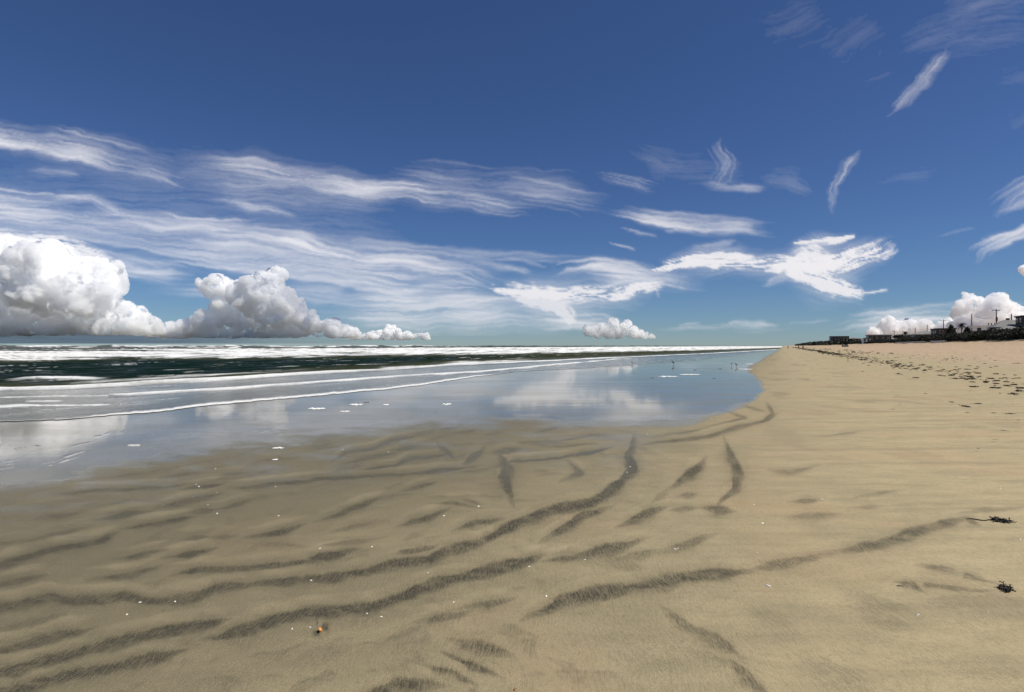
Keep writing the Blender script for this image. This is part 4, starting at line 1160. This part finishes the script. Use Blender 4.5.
def bird(px, py, h, rz, label):
    x, y = gnd(px, py)
    r = empty('shorebird', (x, y, bz(x, y)), rz)
    r.scale = (h / .36,) * 3
    tag(r, label, 'bird', 'shorebirds standing in the shallow water')
    skin_body('body', [(-.15, 0, .19, .015), (-.07, 0, .20, .045), (.02, 0, .215, .062), (.09, 0, .25, .042), (.115, 0, .30, .024), (.135, 0, .335, .030), (.165, 0, .335, .012)], [(0, 1), (1, 2), (2, 3), (3, 4), (4, 5), (5, 6)], M_FEATHER, r)
    bm = bmesh.new(); cyl(bm, (.165, 0, .335), (.245, 0, .32), .008, .003, 6); bm_obj('beak', bm, M_BEAK, r)
    for s_ in (-.022, .022):
        bm = bmesh.new(); tube(bm, [(.0, s_, .18), (-.012, s_, .09), (.0, s_, .0), (.03, s_, .002)], [.007, .006, .006, .004], 5); bm_obj('leg', bm, M_BEAK, r)
bird(673.3, 365.3, .42, 1.9, 'largest dark shorebird, upright in the middle of the shiny shallows')
bird(731.5, 366, .30, .6, 'small shorebird near the sand edge, left one of a close pair')
bird(736.5, 367, .32, 3.6, 'small shorebird near the sand edge, right one of a close pair')
bird(632.3, 364.6, .26, 2.5, 'lone small shorebird far left of the others near the surf')

def beach_truck(px, Y, label):
    x = (px - 512) / FPX * Y
    r = empty('utility_truck', (x, Y, bz(x, Y)), R(8))
    tag(r, label, 'truck')
    bm = bmesh.new(); box(bm, -1.7, 1.7, -.8, .8, .42, .95)
    box(bm, -1.65, .25, -.78, -.70, .953, 1.15); box(bm, -1.65, .25, .70, .78, .953, 1.15); box(bm, -1.68, -1.6, -.69, .69, .953, 1.15)
    bmesh.ops.bevel(bm, geom=list(bm.edges), offset=.03, segments=1, affect='EDGES')
    bm_obj('body', bm, M_PAINT, r)
    bm = bmesh.new()
    lo = [(.3, -.76, .955), (1.25, -.76, .955), (1.25, .76, .955), (.3, .76, .955)]; hi = [(.38, -.66, 1.62), (.98, -.66, 1.62), (.98, .66, 1.62), (.38, .66, 1.62)]
    A = [bm.verts.new(p) for p in lo]; Bv = [bm.verts.new(p) for p in hi]
    for i in range(4): bm.faces.new((A[i], A[(i + 1) % 4], Bv[(i + 1) % 4], Bv[i]))
    bm.faces.new(Bv); bm.faces.new(A[::-1])
    c = bm_obj('cab', bm, M_PAINT, r)
    bm = bmesh.new(); box(bm, .48, .92, -.74, -.70, 1.1, 1.45); bm_obj('window', bm, M_GLASS, c)
    for wx in (-1.1, 1.1):
        for wy in (-.78, .62):
            bm = bmesh.new(); cyl(bm, (wx, wy, .33), (wx, wy + .18, .33), .33, .33, 16); t = bm_obj('wheel', bm, M_TYRE, r)
            bm = bmesh.new(); cyl(bm, (wx, wy - .01, .33), (wx, wy + .19, .33), .18, .18, 12); bm_obj('rim', bm, M_RIM, t)
beach_truck(845.2, 335, 'small dark truck parked on the upper beach below the hotel')

# ------------------------------------------------------------------ seaweed
def weed_mesh(name, seed, w, d, h, n, tail=0.0, thick=.006):
    rs = random.Random(seed)
    bm = bmesh.new()
    for j in range(n):
        a = rs.uniform(0, 6.28); rr = math.sqrt(rs.random()) * .75
        x, y, z = rr * math.cos(a) * w / 2, rr * math.sin(a) * d / 2, rs.uniform(.1, .7) * h * (1 - rr)
        b = rs.uniform(0, 6.28)
        pts = [(x, y, z)]
        for t in range(4):
            b += rs.uniform(-.9, .9)
            st = rs.uniform(.10, .20) * max(w, d) * .8
            x += math.cos(b) * st; y += math.sin(b) * st * d / max(w, d) ; z = max(thick * .6, z + rs.uniform(-.6, .45) * h * .5)
            pts.append((x, y, min(z, h)))
        tube(bm, pts, [thick, thick * 1.1, thick, thick * .8, thick * .3], 4)
        for p in pts[1:]:
            if rs.random() < .8:                     # little blades and floats
                q = Vector(p); e = Vector((rs.uniform(-1, 1), rs.uniform(-1, 1), rs.uniform(0, .8))).normalized() * thick * rs.uniform(4, 7)
                s = e.cross(Vector((0, 0, 1))).normalized() * thick * 1.5
                bm.faces.new([bm.verts.new(q), bm.verts.new(q + e * .5 + s), bm.verts.new(q + e), bm.verts.new(q + e * .5 - s)])
    if tail:
        pts = [(-w * .3, 0, thick)]
        for t in range(1, 8):
            pts.append((-w * .3 - tail * t / 7, .025 * math.sin(t * 1.3) + .02 * t / 7, thick * 1.2))
        tube(bm, pts, [thick * 1.6, thick * 1.8, thick * 1.3, thick * 1.2, thick * 1.4, thick * 1.2, thick, thick * .4], 5)
    me = bpy.data.meshes.new(name); bm.to_mesh(me); bm.free(); me.materials.append(M_WEED)
    return me

def on_sand(px, py):
    x, y = gnd(px, py)
    return x, y, bz(x, y)
x, y, z = on_sand(1006, 591)
tag(link('seaweed_clump', weed_mesh('seaweed_clump', 1, .085, .07, .045, 46, thick=.0032), None, (x, y, z - .002), .4), 'spiky black seaweed tuft at the point of two fanning drag marks', 'seaweed', 'black seaweed pieces near the camera')
x, y, z = on_sand(1003, 522.5)
tag(link('seaweed_clump', weed_mesh('seaweed_clump', 2, .13, .11, .045, 46, tail=.24, thick=.0042), None, (x, y, z - .002), R(-12)), 'black seaweed clump with a long thin stem trailing left', 'seaweed', 'black seaweed pieces near the camera')
weeds = [weed_mesh('seaweed_clump', 10 + k, .34 + .05 * (k % 3), .26, .07 + .015 * (k % 2), 20, thick=.011) for k in range(6)]
def weed_at(px, py, width_px, label, group, k=None):
    x, y, z = on_sand(px, py)
    o = link('seaweed_clump', weeds[random.randrange(6) if k is None else k], None, (x, y, z - .006), random.uniform(-.4, .4))
    s = max(.08, width_px * y / FPX / .42)
    o.scale = (s, s * .9, s * .8)
    tag(o, label, 'seaweed', group)
SMALL = 'small dark seaweed scrap lying alone on the bare damp sand'
for px_, py_, wp, lab in ((977, 404.6, 9, 'broad dark seaweed clump, largest left of the frame edge below the wrack line'), (1010, 414.6, 8, 'dark wedge of seaweed right of and below the broad clump'),
                          (1003, 431.4, 6, None), (1016, 432.6, 3, None), (993.5, 413.8, 6, None), (967, 413.4, 5, None), (992, 405.4, 3, None), (959, 405.2, 3.6, None), (1013, 405.8, 3, None), (1007, 405.8, 3, None), (1019, 421.3, 3.4, None),
                          (970, 446.6, 3.2, None), (998, 445.4, 4, None), (1008, 443.2, 3, None), (1003, 469, 3.4, None), (1002.5, 489, 4, None), (919, 468.6, 2.4, None), (920, 473.6, 1.8, None), (937.5, 503.4, 3, None), (781.5, 503.6, 2.6, None), (833, 446.7, 2.8, None), (888, 440.2, 3.2, None), (893.5, 409.8, 4, None),
                          (865.5, 415.5, 2.4, None), (822, 402.3, 2.4, None), (876, 427, 2.6, None), (940, 434, 2.8, None), (920, 430.4, 2.4, None), (974, 419.2, 2.2, None), (689, 435.2, 2.6, None), (897, 556.6, 3, None), (538, 616.2, 3, None), (565.5, 524.4, 3.4, None), (366.3, 402.4, 5, None), (436, 412.4, 3, None),
                          (405, 490.3, 3, None), (387, 490.2, 4, None), (872, 491, 2.0, None), (960, 442.5, 2.4, None), (717, 459.8, 3, None)):
    weed_at(px_, py_, wp, lab or SMALL, 'seaweed scraps below the wrack line')
weed_at(36.5, 445.6, 6, 'dark seaweed lump lying on the shiny wet sand at far left', 'seaweed on the wet film')
weed_at(185.5, 433, 3.4, 'small dark seaweed lump on the shiny wet sand between two cloud reflections', 'seaweed on the wet film')
for px_, py_ in ((652, 378), (714, 378.3), (720, 369), (695, 370), (747, 400)):
    weed_at(px_, py_, 3.2, 'dark speck of seaweed floating on the bright shallow water', 'seaweed specks on the bright shallows')
LAB = 'dark seaweed clump in the long wrack line running along the beach'
n = 0
cand = []
while len(cand) < 238:
    u0 = 18.5 + (rng.random() ** 2.4) * 105
    spread = 1.05 if rng.random() < .7 else 3.4
    v0 = 8.4 + .006 * (u0 - 20) + rng.normal() * spread * .62
    if pn(np.array([u0 * .22]), np.array([v0 * .9]), 4)[0] < -.18: continue
    cand.append((u0, v0, rng.uniform(.35, 1.15) ** 1.3))
for i in range(26): cand.append((26 + rng.random() * 60, 17.5 + rng.normal() * 1.2, rng.uniform(.4, .9)))
for u0, v0, s in cand:
    x, y = xy_of(u0, v0)
    o = link('seaweed_clump', weeds[random.randrange(6)], None, (x, y, bz(x, y) - .006), COAST + random.uniform(-.6, .6))
    o.scale = (s, s * .8, s * .8)
    tag(o, LAB, 'seaweed', 'seaweed clumps along the wrack line')
# the rest of the line, far off
qs, fs, n0 = [], [], 0
for i in range(1000):
    u0 = 115 + (rng.random() ** 1.5) * 620 if i < 480 else 26 + rng.random() * 95
    far2 = rng.random() < .25
    v0 = (16 + rng.normal() * 2.5) if far2 else 8.9 + .006 * (u0 - 20) + rng.normal() * .9
    x, y = xy_of(u0, v0); zz = bz(x, y)
    q, f = leaf_cloud(26, .30, .24, .06, .05, .09, 2000 + i)
    q = q * (rng.uniform(.6, 1.3) if i < 480 else rng.uniform(.12, .5)) + np.array([x, y, zz])
    qs.append(q); fs.append(f + n0); n0 += len(q)
me = np_mesh('scattered_seaweed', np.concatenate(qs), np.concatenate(fs), smooth=False); me.materials.append(M_WEED)
tag(link('scattered_seaweed', me), 'distant dark wrack of seaweed fading down the beach', 'seaweed', kind='stuff')

qs, fs, n0 = [], [], 0
for i in range(900):
    u0 = 7 + (rng.random() ** 1.6) * 90; v0 = rng.uniform(2.5, 14) if rng.random() < .6 else 8 + rng.normal() * 2.2
    x, y = xy_of(u0, v0)
    if pn(np.array([x * .5]), np.array([y * .5]), 14)[0] < -.1: continue
    q, f = leaf_cloud(10, .022, .018, .008, .006, .011, 5000 + i)
    q = q * (rng.uniform(.3, 1.0) ** 2 * 1.7 + .25) * (1 + y / 30) + np.array([x, y, bz(x, y)])
    qs.append(q); fs.append(f + n0); n0 += len(q)
me = np_mesh('seaweed_crumbs', np.concatenate(qs), np.concatenate(fs), smooth=False); me.materials.append(M_WEED)
tag(link('seaweed_crumbs', me), 'fine dark crumbs of seaweed sprinkled over the bare sand on the right', 'seaweed', kind='stuff')

# ------------------------------------------------------------------ shells and foam
def coil_shell(seed, r):
    """moon-snail shape: swollen last turn, low spire, open mouth"""
    bm = bmesh.new()
    N, M_ = 60, 10
    rings = []
    for i in range(N):
        t = i / (N - 1); th = t * 2.6 * 2 * math.pi
        g = .10 + .90 * t ** 1.7
        c = Vector((math.cos(th) * .42 * g, math.sin(th) * .42 * g, .62 * (1 - g)))
        rad = .52 * g
        e1 = Vector((math.cos(th), math.sin(th), 0)); e2 = Vector((0, 0, 1))
        rings.append([bm.verts.new((c + (e1 * math.cos(2 * math.pi * k / M_) + e2 * math.sin(2 * math.pi * k / M_) * .92) * rad) * r) for k in range(M_)])
    for a, b in zip(rings[:-1], rings[1:]):
        for k in range(M_): bm.faces.new((a[k], a[(k + 1) % M_], b[(k + 1) % M_], b[k]))
    bm.faces.new(rings[0][::-1]); bm.faces.new(rings[-1])
    me = bpy.data.meshes.new('shell'); bm.to_mesh(me); bm.free()
    for p in me.polygons: p.use_smooth = True
    return me
def valve_shell(seed, r, broken=.0):
    """one half of a clam: fanned, ribbed, cupped, with real thickness"""
    rs = random.Random(seed)
    n, m_ = 17, 8
    bm = bmesh.new(); g = []
    for side in (1, -1):
        rows = []
        for i in range(m_ + 1):
            t = i / m_; row = []
            for k in range(n):
                a = (k / (n - 1) - .5) * 2.5
                rad = t * (1 - .13 * a * a) * (1 - broken * (rs.random() if i == m_ else 0))
                z = .34 * math.sin(math.pi * min(1, .15 + .85 * t)) * (1 - .35 * a * a) + .02 * math.cos(k * math.pi) * t
                row.append(bm.verts.new((math.sin(a) * rad * r, (math.cos(a) * rad - .45) * r, (z * r if side > 0 else z * r - .07 * r) - .02 * r)))
            rows.append(row)
        for i in range(m_):
            for k in range(n - 1):
                f = (rows[i][k], rows[i][k + 1], rows[i + 1][k + 1], rows[i + 1][k])
                try: bm.faces.new(f if side < 0 else f[::-1])
                except ValueError: pass
        g.append(rows)
    bmesh.ops.remove_doubles(bm, verts=bm.verts, dist=r * .004)
    me = bpy.data.meshes.new('shell'); bm.to_mesh(me); bm.free()
    for p in me.polygons: p.use_smooth = True
    return me
x, y, z = on_sand(320, 630.5)
me = coil_shell(1, .017); me.materials.append(M_SHELL_O)
o = link('orange_shell', me, None, (x, y, z + .008)); o.rotation_euler = (.5, -.3, 2.2)
tag(o, 'bright orange coiled sea shell lying in a small dark scour', 'shell')
x, y, z = on_sand(900, 587)
me = valve_shell(3, .034); me.materials.append(M_SHELL_D)
o = link('dark_shell', me, None, (x, y, z)); o.scale = (1, .6, .6)
tag(o, 'dark oval shell half buried left of the spiky seaweed tuft', 'shell')
x, y, z = on_sand(515, 690)
me = valve_shell(4, .018); me.materials.append(M_SHELL_B)
tag(link('brown_shell', me, None, (x, y, z), 1.0), 'brown shell at the bottom edge of the photo', 'shell')
x, y, z = on_sand(768, 585.8)
me = valve_shell(5, .030, .3); me.materials.append(M_SHELL_W)
o = link('white_shell', me, None, (x, y, z), 2.4); o.scale = (1, .55, .8)
tag(o, 'largest white broken shell, on bare sand right of the centre dark band', 'shell')
wv = []
for k in range(4):
    me = valve_shell(20 + k, .012, .35); me.materials.append(M_SHELL_W); wv.append(me)
for px_, py_, s in ((675, 549, 1.7), (678, 548, 1.0), (546, 596.5, 1.6), (757, 552.3, 1.2), (140, 601.8, 1.3), (175, 600.6, 1.3), (127, 614.4, 1.1), (311, 579.6, 1.4), (367, 612.4, 1.0), (381, 616.4, 1.2), (292, 628.6, 1.1), (310, 627, .9),
                    (478.5, 506.6, 2.0), (215.5, 468.8, 1.5), (199, 486.4, 1.7), (196, 484.6, 1.1), (217, 513.6, 1.9), (208, 504.6, 1.2), (217, 492.8, 1.2), (275.5, 486.8, 1.5), (343, 449.8, 1.8), (434.5, 443.6, 1.8), (388.5, 452.3, 1.7), (444, 516, 1.6), (762.5, 523.6, 2.0), (754, 505, 1.4), (630, 466.4, 1.8), (627, 472, 1.5),
                    (667.5, 500.3, 1.2), (670, 458, 1.6), (690, 459, 1.4), (673.5, 457.4, 1.2), (1020, 540.5, 1.6), (822, 499.6, 1.7), (529, 566.6, 1.2), (585, 560, 1.1), (453.5, 602, 1.1), (428, 573, 1.0), (278.5, 516, 1.6), (647.5, 434, 1.8), (1000.5, 489.2, 1.4), (372, 546.8, 1.3), (320, 548.6, 1.1), (918, 615.5, 1.3), (917, 616.5, .9), (988, 613, .8)):
    x, y, z = on_sand(px_, py_)
    o = link('white_shell', random.choice(wv), None, (x, y, z), random.uniform(0, 6.28)); o.scale = (s, s * .8, s)
    tag(o, 'tiny white shell fragment dotted on the damp rippled sand', 'shell', 'tiny white shell fragments on the sand')

def foam_mesh(seed, L, W):
    rs = np.random.default_rng(seed)
    nr, nc = 9, 41
    a = np.linspace(-1, 1, nc)[None, :]; b = np.linspace(-1, 1, nr)[:, None]
    half = W / 2 * (1 - a ** 2) ** .5 * (1 + .8 * pn(a * 5 + seed, a * 0, seed)) + .004
    X = L / 2 * a + 0 * b; Yv = half * b + W * .7 * pn(a * 2.2 + seed * 2, a * 0 + 3, seed + 1)
    top = (1 - b ** 4) * (.007 + .007 * pn(X * 9, Yv * 14, seed)) * (1 - a ** 8)
    n_ = nr * nc
    co = np.concatenate([np.stack([X, Yv, top + .004], -1).reshape(-1, 3), np.stack([X, Yv, 0 * top + .001], -1).reshape(-1, 3)])
    f = grid_faces(nr, nc)
    me = np_mesh('foam_patch', co, np.concatenate([f, f[:, ::-1] + n_])); me.materials.append(M_FOAM)
    return me
for k, (px_, py_, wp, hp, lab) in enumerate(((356, 404.6, 13, 1.5, 'white foam streak beside the small dark seaweed speck near the swash edge'), (317, 408.6, 17, 1.6, 'long white foam streak, left end of the row below the swash edge'), (386, 404.8, 6, 1.1, 'tiny white foam fleck right of the small dark speck'),
                                      (447, 404.3, 9, 1.5, 'white foam fleck alone on the grey wet film, right end of the row'), (345, 411.5, 10, .8, 'faint thin foam line under the row of foam streaks'), (278, 448.4, 11, .9, 'pale foam streak in the ripples below the second cloud reflection'), (275, 459.6, 6, .8, 'short pale foam streak lowest in the ripples'),
                                      (690, 374.5, 22, 1.2, 'long thin foam line in the bright shallows between the birds'), (668, 376.5, 20, 1.1, 'thin foam line just left of the long one in the bright shallows'), (746, 369.2, 13, 1.1, 'thin foam line touching the sand edge, lower of two'), (749, 364, 8, 1.0, 'short foam line touching the sand edge, upper of two'), (134, 445.5, 12, .8, 'tan-white foam scum line right of the reflected cloud'))):
    x, y = gnd(px_, py_)
    d = hp / 910.0 * y * y
    tag(link('foam_patch', foam_mesh(60 + k, wp * y / FPX, min(d * .7, .6)), None, (x, y, bz(x, y) + .001), R(6)), lab, 'foam', 'scraps of foam left on the wet film')
